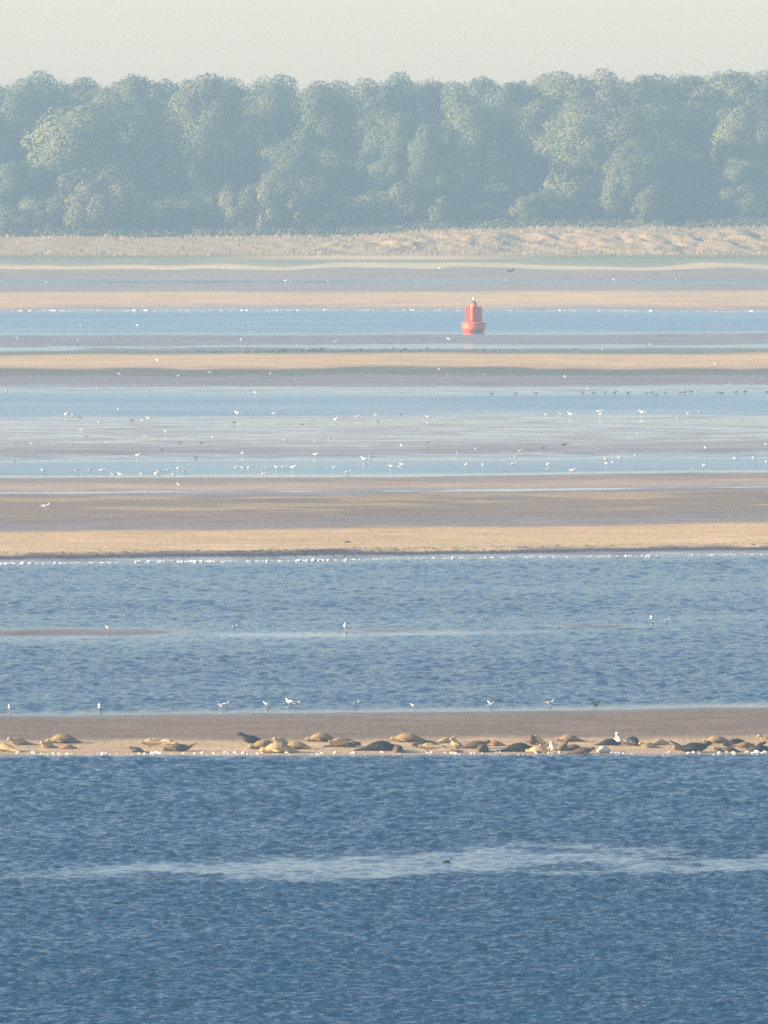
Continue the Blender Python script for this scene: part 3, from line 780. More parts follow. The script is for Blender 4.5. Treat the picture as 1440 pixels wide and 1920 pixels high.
# ------------------------------------------------------------------ seals
PROF = [(0.0, .035), (.05, .06), (.12, .085), (.22, .13), (.34, .185), (.46, .222), (.58, .232), (.68, .208), (.77, .160), (.84, .122), (.89, .112), (.925, .112), (.955, .095), (.98, .066), (1.0, .036)]
L0 = 1.55
def seal_proto(name, lift, yaw=(), roll=0.0, fat=1.0):
    """lift: (t, extra height) along the body from tail to nose; yaw: (t, sideways)"""
    T = np.array([p[0] for p in PROF]); RR = np.array([p[1] for p in PROF]) * fat * 1.0
    tt = np.linspace(0, 1, 40); rr = np.interp(tt, T, RR)
    lz = np.interp(tt, [a for a, b in lift], [b for a, b in lift])
    kern = np.array([1, 2, 3, 2, 1]) / 9; lz = np.convolve(np.pad(lz, 2, mode='edge'), kern, 'valid')
    ly = np.interp(tt, [a for a, b in yaw], [b for a, b in yaw]) if yaw else np.zeros(40)
    ly = np.convolve(np.pad(ly, 2, mode='edge'), kern, 'valid')
    # arc length keeps the body from stretching where it bends up
    dz = np.diff(rr * .82 + lz); dy = np.diff(ly); ds = L0 / 39
    dx = np.sqrt(np.maximum(ds * ds - dz * dz - dy * dy, (ds * .25) ** 2)); x = np.concatenate([[0], np.cumsum(dx)]); x -= x.mean()
    P = [Vector((x[i], ly[i], rr[i] * .82 + lz[i])) for i in range(40)]
    bm = bmesh.new(); K = 18; prev = None
    belly_src = []
    def frame(i):
        a = P[max(i - 1, 0)]; b = P[min(i + 1, 39)]; t = (b - a).normalized()
        side = Vector((0, 0, 1)).cross(t)
        side = side.normalized() if side.length > 1e-3 else Vector((0, 1, 0))
        up = t.cross(side).normalized()
        return t, side, up
    for i in range(40):
        t, side, up = frame(i)
        ring = []
        for j in range(K):
            a = 2 * math.pi * j / K; c, s = math.cos(a), math.sin(a)
            wz = .86 if s > 0 else .80
            ring.append(bm.verts.new(P[i] + side * c * rr[i] * 1.06 + up * s * rr[i] * wz))
        if prev:
            for j in range(K): bm.faces.new((prev[j], prev[(j + 1) % K], ring[(j + 1) % K], ring[j]))
        else: bm.faces.new(ring[::-1])
        prev = ring
    bm.faces.new(prev)
    def paddle(p0, d, n, ln, w0, w1, th):
        """flipper: flat tapering paddle from p0 along d, flat side facing n"""
        d = d.normalized(); s = d.cross(n).normalized(); n = s.cross(d).normalized(); pv = None
        for i in range(8):
            u = i / 7; w = (w0 + (w1 - w0) * u) * (1 if u < .85 else .7); h = th * (1 - .6 * u)
            q = p0 + d * ln * u
            rg = [bm.verts.new(q + s * math.cos(2 * math.pi * j / 10) * w + n * math.sin(2 * math.pi * j / 10) * h) for j in range(10)]
            if pv:
                for j in range(10): bm.faces.new((pv[j], pv[(j + 1) % 10], rg[(j + 1) % 10], rg[j]))
            else: bm.faces.new(rg[::-1])
            pv = rg
        bm.faces.new(pv)
    t, s, u = frame(1)
    for k in (-1, 1):
        paddle(P[2], -t + s * .38 * k + u * .05, s * k * .7 + u * .7, .30, .045, .075, .028)
    i = 26; t, s, u = frame(i)
    for k in (-1, 1):
        paddle(P[i] + s * k * rr[i] * .85 - u * rr[i] * .35, s * k * .75 - t * .75 - u * .22, u + s * k * .3, .30, .06, .045, .026)
    # muzzle
    t, s, u = frame(38)
    for k in (-1, 1):
        r_ = bmesh.ops.create_icosphere(bm, subdivisions=2, radius=.048)
        bmesh.ops.translate(bm, verts=r_['verts'], vec=P[38] + s * k * .028 - u * .012)
    bmesh.ops.recalc_face_normals(bm, faces=bm.faces)
    me = bm_mesh(name, bm)
    tmp = bpy.data.objects.new('tmp', me); C.objects.link(tmp)
    md = tmp.modifiers.new('r', 'REMESH'); md.mode = 'VOXEL'; md.voxel_size = .019
    ms = tmp.modifiers.new('s', 'SMOOTH'); ms.iterations = 3; ms.factor = .5
    dg = bpy.context.evaluated_depsgraph_get()
    me2 = bpy.data.meshes.new_from_object(tmp.evaluated_get(dg))
    bpy.data.objects.remove(tmp); bpy.data.meshes.remove(me)
    me2.name = name
    n = len(me2.vertices); co = np.empty(n * 3, np.float32); me2.vertices.foreach_get('co', co); co = co.reshape(-1, 3)
    # belly mask measured from the spine line
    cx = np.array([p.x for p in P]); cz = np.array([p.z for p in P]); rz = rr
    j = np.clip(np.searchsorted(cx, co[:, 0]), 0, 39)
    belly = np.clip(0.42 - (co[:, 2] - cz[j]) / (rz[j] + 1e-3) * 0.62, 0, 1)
    # markers for the face before any roll
    t, s, u = frame(35); hp = P[35]
    eyes = [hp + t * .045 + s * k * .078 + u * .045 for k in (-1, 1)]
    t2, s2, u2 = frame(39); nose = P[39] + t2 * .018 + u2 * .012
    if roll:
        m = Matrix.Rotation(R(roll), 4, 'X'); mm = np.array(m.to_3x3())
        co = co @ mm.T; eyes = [m @ e for e in eyes]; nose = m @ nose
        dzz = -co[:, 2].min() - .012; co[:, 2] += dzz
        eyes = [e + Vector((0, 0, dzz)) for e in eyes]; nose = nose + Vector((0, 0, dzz))
    me2.vertices.foreach_set('co', co.ravel().astype(np.float32))
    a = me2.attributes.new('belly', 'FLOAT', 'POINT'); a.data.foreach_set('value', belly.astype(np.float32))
    me2.polygons.foreach_set('use_smooth', np.ones(len(me2.polygons), dtype=bool))
    me2.materials.clear(); me2.materials.append(SM['brown']); me2.update()
    return me2, eyes, nose

POSE = {
    'flat':   seal_proto('seal', [(0, 0), (1, 0)], [(0, .05), (.3, 0), (1, .03)]),
    'lie':    seal_proto('seal', [(0, .02), (.15, 0), (.75, 0), (.88, .06), (1, .05)], [(0, -.06), (.4, 0), (1, -.05)]),
    'look':   seal_proto('seal', [(0, .02), (.1, 0), (.62, 0), (.78, .10), (.90, .25), (1, .24)], [(0, .04), (.5, 0), (1, -.06)]),
    'banana': seal_proto('seal', [(0, .34), (.08, .24), (.2, .07), (.32, 0), (.64, 0), (.8, .12), (.9, .26), (1, .28)]),
    'tailup': seal_proto('seal', [(0, .32), (.08, .22), (.2, .07), (.34, 0), (.8, 0), (.9, .03), (1, .02)]),
    'upright': seal_proto('seal', [(0, 0), (.45, 0), (.58, .07), (.70, .24), (.82, .42), (.90, .50), (1, .50)]),
    'alert':  seal_proto('seal', [(0, .03), (.1, 0), (.60, 0), (.72, .12), (.82, .29), (.9, .37), (1, .36)], [(0, .06), (.5, 0), (1, 0)]),
    'side':   seal_proto('seal', [(0, 0), (1, 0)], [(0, .10), (.25, .02), (.6, 0), (.85, .03), (1, .10)], 62),
    'fat':    seal_proto('seal', [(0, .0), (.8, 0), (.9, .03), (1, .02)], [(0, .03), (.5, 0), (1, .04)], 0, 1.06),
}
bm = bmesh.new(); bmesh.ops.create_icosphere(bm, subdivisions=2, radius=1.0); EYE_ME = bm_mesh('eye', bm, [M['eye']])
bm = bmesh.new(); bmesh.ops.create_icosphere(bm, subdivisions=2, radius=1.0); NOSE_ME = bm_mesh('nose', bm, [M['eye']])

# picture column, picture row of the base, pose, heading (180: head to the left, 270: facing the camera), scale, coat, label
SEALS = [
 (8, 1409, 'flat', 150, .80, 'tan', 'golden tan seal cut off by the left edge, nearest the foam there'),
 (35, 1397, 'look', 225, .74, 'tan', 'tan seal facing the camera behind the golden one at the left edge'),
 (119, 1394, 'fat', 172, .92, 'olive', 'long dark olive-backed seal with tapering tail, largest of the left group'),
 (89, 1403, 'look', 248, .70, 'tan', 'pale-faced tan seal end-on in front of the long olive-backed seal at left'),
 (125, 1405, 'flat', 8, .50, 'red', 'small reddish brown seal lying just in front of the long olive-backed one'),
 (257, 1411, 'look', 150, .52, 'dark', 'small dark grey seal with raised head at the water, left of the tail-raising brown one'),
 (285, 1404, 'side', 175, .62, 'tan', 'tan seal on its side, left of the brown tail-raising one'),
 (312, 1397, 'tailup', 330, .62, 'tan', 'golden seal with rear flippers raised, behind the brown banana-shaped seal at left'),
 (334, 1409, 'tailup', 186, .80, 'brown', 'dark brown seal resting with its tail lifted high to the right'),
 (472, 1394, 'alert', 186, .80, 'dark', 'dark seal with head held upright and white chest, highest head left of centre'),
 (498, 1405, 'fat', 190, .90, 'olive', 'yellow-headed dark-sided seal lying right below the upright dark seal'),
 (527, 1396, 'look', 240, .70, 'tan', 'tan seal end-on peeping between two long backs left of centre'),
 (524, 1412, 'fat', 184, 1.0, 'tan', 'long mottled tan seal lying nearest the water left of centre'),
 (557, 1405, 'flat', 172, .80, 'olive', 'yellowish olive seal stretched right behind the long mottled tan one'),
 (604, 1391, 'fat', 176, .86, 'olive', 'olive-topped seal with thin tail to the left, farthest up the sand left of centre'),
 (645, 1401, 'lie', 4, .86, 'brown', 'brown seal with its head to the right, behind a golden seal on its side'),
 (637, 1403, 'side', 190, .60, 'tan', 'golden-bellied seal on its side in front of the brown seal at centre left'),
 (712, 1408, 'lie', 6, 1.02, 'dark', 'big near-black seal lying at centre with tail tapering to the left'),
 (747, 1411, 'fat', 262, .72, 'brown', 'round grey seal end-on to the camera right of the big near-black one'),
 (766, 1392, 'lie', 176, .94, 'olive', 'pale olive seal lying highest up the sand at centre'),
 (801, 1402, 'lie', 184, .76, 'dark', 'dark seal with yellow-lit head to the left, in front of the pale olive one'),
 (806, 1411, 'side', 178, .58, 'tan', 'tan seal on its side by the foam at centre'),
 (835, 1394, 'look', 30, .60, 'tan', 'blocky tan seal with raised head, behind the upright golden-chested one'),
 (857, 1402, 'upright', 225, .58, 'tan', 'upright golden-chested seal, just above the reddish one in the foam'),
 (857, 1413, 'banana', 200, .42, 'red', 'small reddish seal curled up in the foam at the water'),
 (891, 1404, 'look', 12, .80, 'brown', 'slim brown seal with head raised to the right beside the orange seal'),
 (929, 1399, 'flat', 176, .56, 'red', 'orange-tan seal with pale face, right of the slim brown one'),
 (906, 1410, 'fat', 255, .74, 'brown', 'round dark seal end-on with a pale rim, below the slim brown seal'),
 (972, 1410, 'lie', 6, .92, 'dark', 'near-black seal with tail to the left, just left of the crowded cluster'),
 (999, 1397, 'upright', 265, .60, 'brown', 'dark upright seal at the back left corner of the crowded cluster'),
 (1014, 1397, 'upright', 240, .58, 'tan', 'golden upright seal at the back of the crowded cluster'),
 (1010, 1412, 'fat', 165, .66, 'tan', 'broad pinkish tan seal lying at the front left of the crowded cluster'),
 (1028, 1406, 'look', 215, .55, 'tan', 'golden seal squeezed in the middle of the crowded cluster'),
 (1039, 1408, 'upright', 250, .55, 'pale', 'pale yellow-chested upright seal at the middle of the crowded cluster'),
 (1054, 1409, 'upright', 300, .60, 'brown', 'purplish brown seal with raised head, right of the pale-chested one in the cluster'),
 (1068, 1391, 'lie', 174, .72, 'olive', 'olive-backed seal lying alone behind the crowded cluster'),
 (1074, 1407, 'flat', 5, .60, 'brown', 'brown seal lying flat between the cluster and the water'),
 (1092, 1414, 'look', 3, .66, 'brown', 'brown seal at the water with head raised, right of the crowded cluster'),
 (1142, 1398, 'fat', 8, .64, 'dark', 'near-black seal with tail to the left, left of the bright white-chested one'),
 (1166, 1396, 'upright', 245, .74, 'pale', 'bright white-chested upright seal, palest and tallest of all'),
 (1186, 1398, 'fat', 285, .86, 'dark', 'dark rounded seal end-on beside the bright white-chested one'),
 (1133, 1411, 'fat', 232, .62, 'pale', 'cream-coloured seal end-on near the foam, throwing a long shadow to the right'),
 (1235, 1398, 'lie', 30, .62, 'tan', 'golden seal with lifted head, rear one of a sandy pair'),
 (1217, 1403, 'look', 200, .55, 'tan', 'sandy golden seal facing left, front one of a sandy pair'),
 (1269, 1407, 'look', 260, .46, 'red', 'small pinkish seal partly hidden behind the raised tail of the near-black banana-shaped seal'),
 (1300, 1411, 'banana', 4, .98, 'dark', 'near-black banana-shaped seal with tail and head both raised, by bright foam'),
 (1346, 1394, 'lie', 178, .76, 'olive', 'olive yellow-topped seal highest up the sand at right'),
 (1384, 1400, 'fat', 188, .76, 'dark', 'dark seal with bright lit back, right of the olive yellow-topped one'),
 (1369, 1411, 'flat', 178, .58, 'brown', 'dark brown seal lying at the foam below the seal with bright lit back'),
 (1349, 1409, 'look', 220, .42, 'tan', 'small golden seal with its head by the foam, left of a dark brown one'),
 (1396, 1408, 'side', 20, .55, 'red', 'pinkish brown seal on its side, between dark seals at the right'),
 (1418, 1410, 'upright', 350, .60, 'dark', 'dark seal with head stretched upright near the right edge'),
 (1434, 1410, 'fat', 215, .60, 'dark', 'dark seal with a white-lit head cut off by the right edge at the water'),
 (1442, 1390, 'look', 200, .62, 'tan', 'pale orange seal cut off by the right edge, higher up the sand'),
]
for (px, py, pose, head, sc, coat, lab) in SEALS:
    me, eyes, nose = POSE[pose]
    p = on_ground(px, py)
    o = obj('seal', me)
    o.location = p - Vector((0, 0, .012)); o.rotation_euler.z = R(head + random.uniform(-4, 4)); o.scale = (sc * 1.05, sc * 1.05 * random.uniform(.98, 1.08), sc * 1.05)
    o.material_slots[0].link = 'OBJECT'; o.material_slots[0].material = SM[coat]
    tag(o, lab, 'seal', 'seals hauled out on the sandbank')
    for e in eyes:
        c = obj('eye', EYE_ME, o); c.location = e; c.scale = (.016,) * 3
    c = obj('nose', NOSE_ME, o); c.location = nose; c.scale = (.018, .024, .014)

# ------------------------------------------------------------------ birds
def blob(bm, stations, mi, K=10):
    """closed tube through (x, y, z, ry, rz)"""
    prev = None
    for (x, y, z, a, b) in stations:
        rg = [bm.verts.new((x, y + math.cos(2 * math.pi * j / K) * a, z + math.sin(2 * math.pi * j / K) * b)) for j in range(K)]
        if prev:
            for j in range(K):
                f = bm.faces.new((prev[j], prev[(j + 1) % K], rg[(j + 1) % K], rg[j])); f.material_index = mi
        else: bm.faces.new(rg[::-1]).material_index = mi
        prev = rg
    bm.faces.new(prev).material_index = mi

def wing_poly(bm, pts, th, mi):
    top = [bm.verts.new(Vector(p) + Vector((0, 0, th))) for p in pts]; bot = [bm.verts.new(Vector(p) - Vector((0, 0, th))) for p in pts]
    n = len(pts)
    bm.faces.new(top).material_index = mi; bm.faces.new(bot[::-1]).material_index = mi
    for i in range(n): bm.faces.new((top[i], bot[i], bot[(i + 1) % n], top[(i + 1) % n])).material_index = mi

def bird_parts(body, wing, tip, bill, flying=False, raised=0.0, leg=.13):
    """unit bird 0.55 m long facing +x; returns [(part name, mesh)] standing on z = 0"""
    z = leg + .085 if not flying else 0.0
    out = []
    bm = bmesh.new()
    up = .0 if flying else 1.0
    blob(bm, [(-.24, 0, z + .02, .012, .008), (-.16, 0, z + .015, .04, .03), (-.05, 0, z, .078, .075), (.06, 0, z + .01 * up, .082, .085), (.14, 0, z + .05 * up, .06, .066), (.19, 0, z + .11 * up, .042, .045), (.225, 0, z + .155 * up, .042, .042), (.26, 0, z + .16 * up, .03, .028), (.275, 0, z + .157 * up, .012, .012)], 0)
    wing_poly(bm, [(-.2, -.035, z + .02), (-.32, -.05, z + .015), (-.33, 0, z + .015), (-.32, .05, z + .015), (-.2, .035, z + .02)], .006, 0)
    out.append(('body', bm_mesh('body', bm, [M[body]])))
    bm = bmesh.new(); blob(bm, [(.268, 0, z + .155 * up, .014, .014), (.31, 0, z + .15 * up, .01, .011), (.335, 0, z + .14 * up, .003, .004)], 0)
    out.append(('beak', bm_mesh('beak', bm, [M[bill]])))
    for s in (-1, 1):
        bm = bmesh.new()
        if flying:
            wz = raised
            wing_poly(bm, [(.1, .05 * s, z + .04), (.14, .3 * s, z + .04 + .22 * wz), (.02, .58 * s, z + .04 + .40 * wz), (-.06, .44 * s, z + .03 + .30 * wz), (-.06, .25 * s, z + .03 + .18 * wz), (-.09, .05 * s, z + .03)], .008, 0)
            wing_poly(bm, [(.025, .56 * s, z + .045 + .385 * wz), (-.1, .72 * s, z + .045 + .46 * wz), (-.065, .45 * s, z + .035 + .31 * wz)], .006, 1)
        else:
            blob(bm, [(.12, .066 * s, z + .04, .012, .03), (.04, .08 * s, z + .04, .022, .055), (-.1, .066 * s, z + .035, .02, .045), (-.22, .03 * s, z + .03, .012, .02)], 0, 8)
            blob(bm, [(-.2, .035 * s, z + .032, .013, .021), (-.3, .015 * s, z + .03, .009, .012), (-.37, .004 * s, z + .03, .003, .004)], 1, 8)
        out.append(('wing', bm_mesh('wing', bm, [M[wing], M[tip]])))
        if not flying:
            bm = bmesh.new(); lathe(bm, [(.008, 0), (.007, leg + .04)], 6, 0, .01, .035 * s)
            blob(bm, [(-.01, .035 * s, .005, .012, .005), (.06, .035 * s, .004, .03, .004)], 0, 6)
            out.append(('leg', bm_mesh('leg', bm, [M[bill]])))
    return out

def join_parts(parts, name):
    bm = bmesh.new(); mats = []
    for (_, me) in parts:
        idx = []
        for m in me.materials:
            if m not in mats: mats.append(m)
            idx.append(mats.index(m))
        t = bmesh.new(); t.from_mesh(me)
        for f in t.faces: f.material_index = idx[f.material_index]
        tmp = bpy.data.meshes.new('t'); t.to_mesh(tmp); t.free()
        bm.from_mesh(tmp); bpy.data.meshes.remove(tmp)
    return bm_mesh(name, bm, mats)

GULL = bird_parts('feather_white', 'feather_grey', 'feather_black', 'bill')
GULL_WHITE = bird_parts('feather_white', 'feather_white', 'feather_grey', 'bill', leg=.16)
GULL_FLY = bird_parts('feather_white', 'feather_white', 'feather_black', 'bill', True, .8)
CROW_FLY = bird_parts('feather_black', 'feather_black', 'feather_black', 'feather_black', True, .7)
DARK = bird_parts('feather_brown', 'feather_brown', 'feather_black', 'bill', leg=.12)
ONE = {'gull': join_parts(GULL, 'gull'), 'white': join_parts(GULL_WHITE, 'gull'), 'fly': join_parts(GULL_FLY, 'gull'), 'dark': join_parts(DARK, 'wading_bird')}

def bird(kind, px, py, head, sc, label, group, parts=None, lift=0.0, name=None, cat=None):
    p = on_ground(px, py); p.z = max(p.z, -.03)
    name = name or ('wading_bird' if kind == 'dark' else 'gull'); cat = cat or ('wading bird' if kind == 'dark' else 'gull')
    if parts:
        root = empty(name, p)
        for n, me in parts: obj(n, me, root)
    else:
        root = obj(name, ONE[kind], None); root.location = p
    root.location.z += lift
    root.rotation_euler.z = R(head); root.scale = (sc,) * 3
    tag(root, label, cat, group)
    return root

# near birds along the far edge of the seal bank: parts of their own
NEAR = [(18, 1335, 'white', 262, .95, 0, 'tall white gull facing the camera at the far left end of the seal bank edge'),
        (186, 1331, 'fly', 10, .62, .10, 'small white gull with low wings over the edge of the seal bank at left'),
        (416, 1328, 'gull', 175, .62, 0, 'left gull of a white pair standing at the far water edge of the seal bank'),
        (423, 1326, 'white', 10, .70, 0, 'right gull of a white pair standing at the far water edge of the seal bank'),
        (500, 1325, 'gull', 160, .70, 0, 'small white gull in the shallows between the standing pair and the wing-raising gulls'),
        (542, 1324, 'white', 130, .95, 0, 'large white gull with a smaller grey-backed gull at its right in the shallows'),
        (555, 1326, 'gull', 20, .80, 0, 'grey-backed gull at the right side of a large white gull in the shallows'),
        (667, 1324, 'gull', 20, .72, 0, 'grey and white gull alone in the shallows above the brown seal at centre left'),
        (776, 1328, 'gull', 170, .66, 0, 'white gull at the water edge above the pale olive seal at centre'),
        (921, 1326, 'fly', 35, .62, .12, 'white gull with raised wings at the water edge above the orange seal'),
        (1031, 1324, 'gull', 5, .85, 0, 'white-breasted gull with dark back above the crowded seal cluster')]
for (x, y, k, h, sc, lift, lab) in NEAR:
    bird(k, x, y, h, sc * .86, lab, 'gulls along the far edge of the seal bank', {'white': GULL_WHITE, 'gull': GULL, 'fly': GULL_FLY}[k], lift)
b = bird('crow', 1118, 1329, 150, .62, 'black bird flying low over the far edge of the seal bank at right', 'gulls along the far edge of the seal bank', CROW_FLY, .14, 'crow', 'crow')
del b['group']

# far birds, row by row; (column, row, kind, size, height above ground) 
ROWS = [
 ('beach', 'on the grey mud below the far pale beach', [(36, 492, 'gull', 1.0), (86, 531, 'gull', .8), (161, 511, 'gull', .7), (452, 524, 'gull', .8), (536, 529, 'white', 1.15), (546, 529, 'gull', .9), (616, 528, 'gull', 1.0), (825, 505, 'white', 1.1), (951, 527, 'gull', .9), (1109, 520, 'gull', .7), (1151, 526, 'white', 1.0), (1267, 525, 'gull', .7)]),
 ('buoychannel', 'by the water around the red buoy', [(33, 638, 'white', 1.2), (147, 640, 'gull', .7), (152, 613, 'gull', .7), (258, 613, 'white', 1.0), (452, 640, 'gull', 1.0), (500, 634, 'gull', .6), (575, 656, 'gull', .8), (628, 644, 'white', 1.0), (692, 583, 'gull', .7), (842, 640, 'white', 1.2), (1035, 627, 'gull', .6), (1129, 657, 'gull', .7), (1220, 654, 'fly', .9)]),
 ('sandbar', 'by the far tan sandbar', [(224, 705, 'white', .95), (297, 681, 'white', 1.3), (334, 707, 'gull', .7), (393, 701, 'gull', .8), (507, 703, 'gull', .7), (554, 713, 'gull', .8), (823, 695, 'gull', .8), (841, 705, 'gull', .7), (908, 705, 'gull', .7), (1060, 715, 'fly', .85), (1342, 687, 'white', 1.1), (1366, 724, 'gull', .8)]),
 ('upper', 'at the top edge of the pale blue channel', [(12, 736, 'gull', .8), (183, 733, 'white', .95), (276, 736, 'gull', .7), (316, 736, 'gull', .75), (480, 740, 'white', 1.0), (1101, 733, 'gull', .8)]),
 ('lower', 'along the lower edge of the pale channel', [(123, 783, 'white', 1.25), (137, 780, 'gull', .7), (222, 776, 'fly', .7), (268, 793, 'white', .85), (279, 789, 'white', 1.05), (446, 780, 'white', 1.25), (514, 779, 'white', .9), (529, 769, 'gull', .7), (629, 793, 'white', 1.35), (670, 786, 'white', 1.0), (680, 786, 'gull', .75), (704, 784, 'white', .9), (706, 779, 'gull', .7), (803, 786, 'white', .9), (1022, 780, 'gull', .7), (1052, 780, 'white', .8), (1071, 783, 'white', 1.3), (1124, 776, 'white', 1.1), (1126, 781, 'white', 1.0), (1189, 778, 'gull', .7), (1205, 779, 'white', 1.3), (1271, 787, 'gull', .6), (1291, 780, 'white', .95), (1313, 778, 'white', 1.0)]),
 ('flat', 'on the grey wet flat in mid picture', [(60, 835, 'gull', .6), (152, 809, 'gull', .8), (187, 795, 'gull', .75), (201, 834, 'white', .8), (258, 858, 'white', .85), (270, 821, 'gull', .6), (312, 813, 'gull', .85), (398, 823, 'gull', .7), (454, 854, 'white', .8), (534, 828, 'gull', .7), (589, 832, 'gull', .65), (592, 857, 'white', .95), (618, 828, 'gull', .8), (752, 839, 'white', .75), (859, 854, 'white', .85), (893, 845, 'gull', .7), (975, 850, 'white', .85), (1120, 847, 'gull', .7), (1195, 823, 'fly', .6), (1323, 850, 'fly', .8), (1437, 843, 'fly', .7)]),
 ('strip', 'standing in the narrow blue strip of water', [(28, 867, 'gull', .8), (81, 887, 'white', 1.0), (144, 887, 'white', 1.05), (168, 884, 'gull', .7), (191, 886, 'white', .95), (299, 888, 'white', .85), (308, 886, 'gull', .8), (315, 883, 'gull', .75), (333, 882, 'white', .8), (345, 887, 'gull', .75), (442, 880, 'gull', .75), (456, 882, 'white', .95), (465, 880, 'gull', .75), (493, 881, 'gull', .8), (520, 881, 'white', .95), (533, 880, 'white', .9), (550, 881, 'white', 1.05), (627, 880, 'white', .8), (684, 867, 'white', 1.3), (695, 861, 'gull', .9), (734, 878, 'white', .85), (748, 878, 'gull', .75), (754, 875, 'white', .9), (874, 875, 'white', .85), (905, 874, 'gull', .7), (963, 875, 'white', 1.0), (967, 859, 'gull', .6), (1027, 875, 'white', .9), (1137, 865, 'white', .9), (1138, 872, 'white', .75), (1150, 877, 'fly', .75), (1163, 863, 'white', .95), (1192, 863, 'fly', .7), (1379, 870, 'fly', .95), (1414, 869, 'fly', .9), (1438, 869, 'white', .8)]),
 ('brown', 'at the far edge of the brown sandflat', [(212, 894, 'white', .85), (226, 895, 'white', .95), (266, 893, 'white', .8), (292, 894, 'white', 1.1), (326, 894, 'gull', .75), (493, 891, 'gull', .75), (652, 890, 'white', .95), (1026, 883, 'gull', .75), (1073, 886, 'white', .95), (1298, 883, 'gull', .75), (1321, 883, 'fly', .9)]),
]
for key, place, lst in ROWS:
    lst = sorted(lst)
    grp = 'gulls ' + place
    for i, (x, y, k, sc) in enumerate(lst):
        look = ('large white gull' if sc >= 1.2 else 'white gull' if sc >= .85 else 'small white gull') if k == 'white' else ('flying white gull' if k == 'fly' else 'grey-backed gull' if sc >= .75 else 'tiny grey gull')
        bird(k, x, y, random.choice([0, 15, 165, 180, 195, 230, 340, 290]) if k != 'fly' else random.choice([20, 30, 200]), sc * (.6 if k == 'fly' else .82), f'{look} {place}, {ORD[i]} from left' if i < len(ORD) else f'{look} {place}, {ORD[len(lst) - 1 - i]} from right', grp, None, .35 if k == 'fly' else 0)
SINGLE = [(85, 957, 'white', 1.05, 'white gull alone on the brown flat above the tan sandbank at left'), (336, 913, 'gull', .7, 'small gull by the pale pool on the brown sandflat'), (400, 898, 'gull', .6, 'tiny gull on the brown sand just below the blue strip'),
          (648, 1183, 'white', 1.0, 'tall white gull standing on a bar in the middle channel'), (203, 1182, 'gull', .6, 'small gull on the reddish bar at left in the middle channel'), (439, 1179, 'gull', .6, 'tiny gull in the middle channel between the two bars'),
          (1222, 1167, 'fly', .5, 'small white gull with wings out above the thin bar in the middle channel'), (1250, 1168, 'gull', .6, 'small gull at the right end of the thin bar in the middle channel')]
for (x, y, k, sc, lab) in SINGLE:
    bird(k, x, y, 265 if x == 648 else random.choice([10, 170]), sc, lab, None, None, .2 if k == 'fly' else 0)
# a white bird perched in the scrub of the dune crest
p = Vector(((990 - 720) * 1893 / F, 1893, CAM_H - (405 - YH) * 1893 / F))
o = obj('gull', ONE['fly']); o.location = p; o.rotation_euler.z = R(20); o.scale = (1.0,) * 3
tag(o, 'white gull flying in front of the shrubs of the wood', 'gull')
WADERS = sorted([(967, 739), (1005, 739), (1092, 738), (1113, 739), (1135, 737), (1153, 738), (1178, 739), (1213, 739), (1222, 737), (1230, 741), (1247, 738), (1275, 737), (1283, 738), (1295, 736), (1345, 738), (1352, 739), (1380, 737), (1397, 736), (1439, 736), (922, 740)])
for i, (x, y) in enumerate(WADERS):
    bird('dark', x, y + 1, random.choice([0, 20, 170, 190]), random.uniform(.6, .95), f'brown wading bird in the flock at right of the pale channel, {ORD[i]} from left', 'dark wading birds in the pale channel')
DK = sorted([(150, 786, .8), (162, 821, .7), (247, 792, 1.0), (303, 846, .75), (338, 833, .8), (367, 861, .75), (377, 834, .8), (439, 796, 1.0), (567, 799, .7), (709, 792, .7), (752, 780, .8), (802, 833, .75), (1018, 843, .8), (1058, 839, 1.3)])
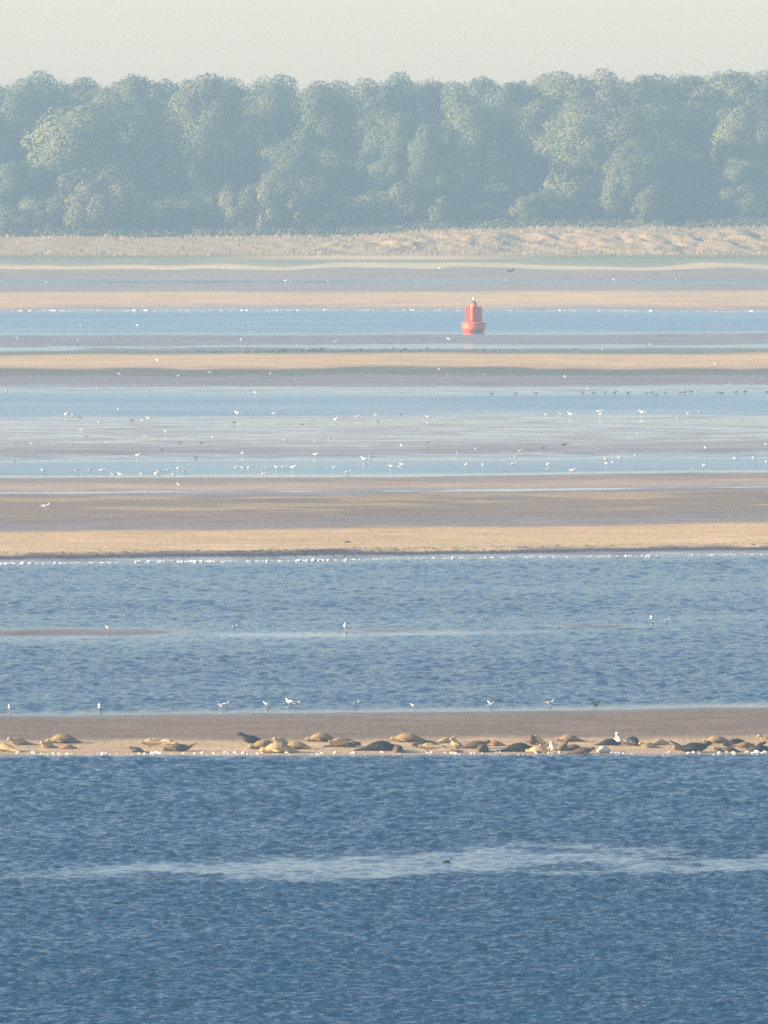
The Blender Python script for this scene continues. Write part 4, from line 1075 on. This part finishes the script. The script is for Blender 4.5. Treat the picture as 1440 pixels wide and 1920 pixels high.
for i, (x, y, sc) in enumerate(DK):
    look = 'large dark bird' if sc > 1.2 else 'brownish bird' if sc >= 1 else 'small dark bird'
    bird('dark', x, y, random.choice([0, 180, 200]), sc * .78, f'{look} among gulls on the grey wet flat, {ORD[i]} such bird from left', 'dark birds on the grey wet flat')
# two birds swimming in the near sea
def swimmer(px, py, sc, head, mats, label):
    p = at(px, py, 0); root = empty('duck', p)
    bm = bmesh.new(); blob(bm, [(-.26, 0, .09, .01, .01), (-.2, 0, .06, .06, .04), (-.05, 0, .05, .11, .09), (.1, 0, .05, .10, .08), (.2, 0, .04, .03, .03)], 0, 12)
    blob(bm, [(.13, 0, .08, .04, .04), (.17, 0, .16, .035, .035), (.20, 0, .22, .045, .045), (.25, 0, .22, .03, .03), (.27, 0, .215, .01, .01)], 0, 10)
    obj('body', bm_mesh('body', bm, [M[mats[0]]]), root)
    bm = bmesh.new(); blob(bm, [(.26, 0, .215, .018, .012), (.33, 0, .205, .02, .005)], 0, 8)
    obj('beak', bm_mesh('beak', bm, [M[mats[1]]]), root)
    root.rotation_euler.z = R(head); root.scale = (sc,) * 3
    tag(root, label, 'duck')
swimmer(838, 1619, .62, 10, ('feather_black', 'feather_black'), 'black duck swimming in the pale slick of the near water')
swimmer(292, 1652, .55, 5, ('feather_brown', 'bill'), 'small brown duck swimming at the left end of the pale slick')

# ------------------------------------------------------------------ haze: one closed box of even sea air round everything
def haze():
    bm = bmesh.new(); box(bm, (0, 1120, 24.0), (2700, 2700, 56.0))
    me = bm_mesh('haze', bm, [], False)
    m = bpy.data.materials.new('haze'); m.use_nodes = True
    N, L = m.node_tree.nodes, m.node_tree.links
    N.remove(N['Principled BSDF'])
    v = N.new('ShaderNodeVolumePrincipled')
    v.inputs['Color'].default_value = (0.48, 0.75, 1.0, 1)
    v.inputs['Density'].default_value = HAZE_DENSITY
    v.inputs['Anisotropy'].default_value = 0.1
    L.new(v.outputs[0], N['Material Output'].inputs['Volume'])
    o = obj('haze', me, None, m)
    tag(o, kind='stuff')
haze()
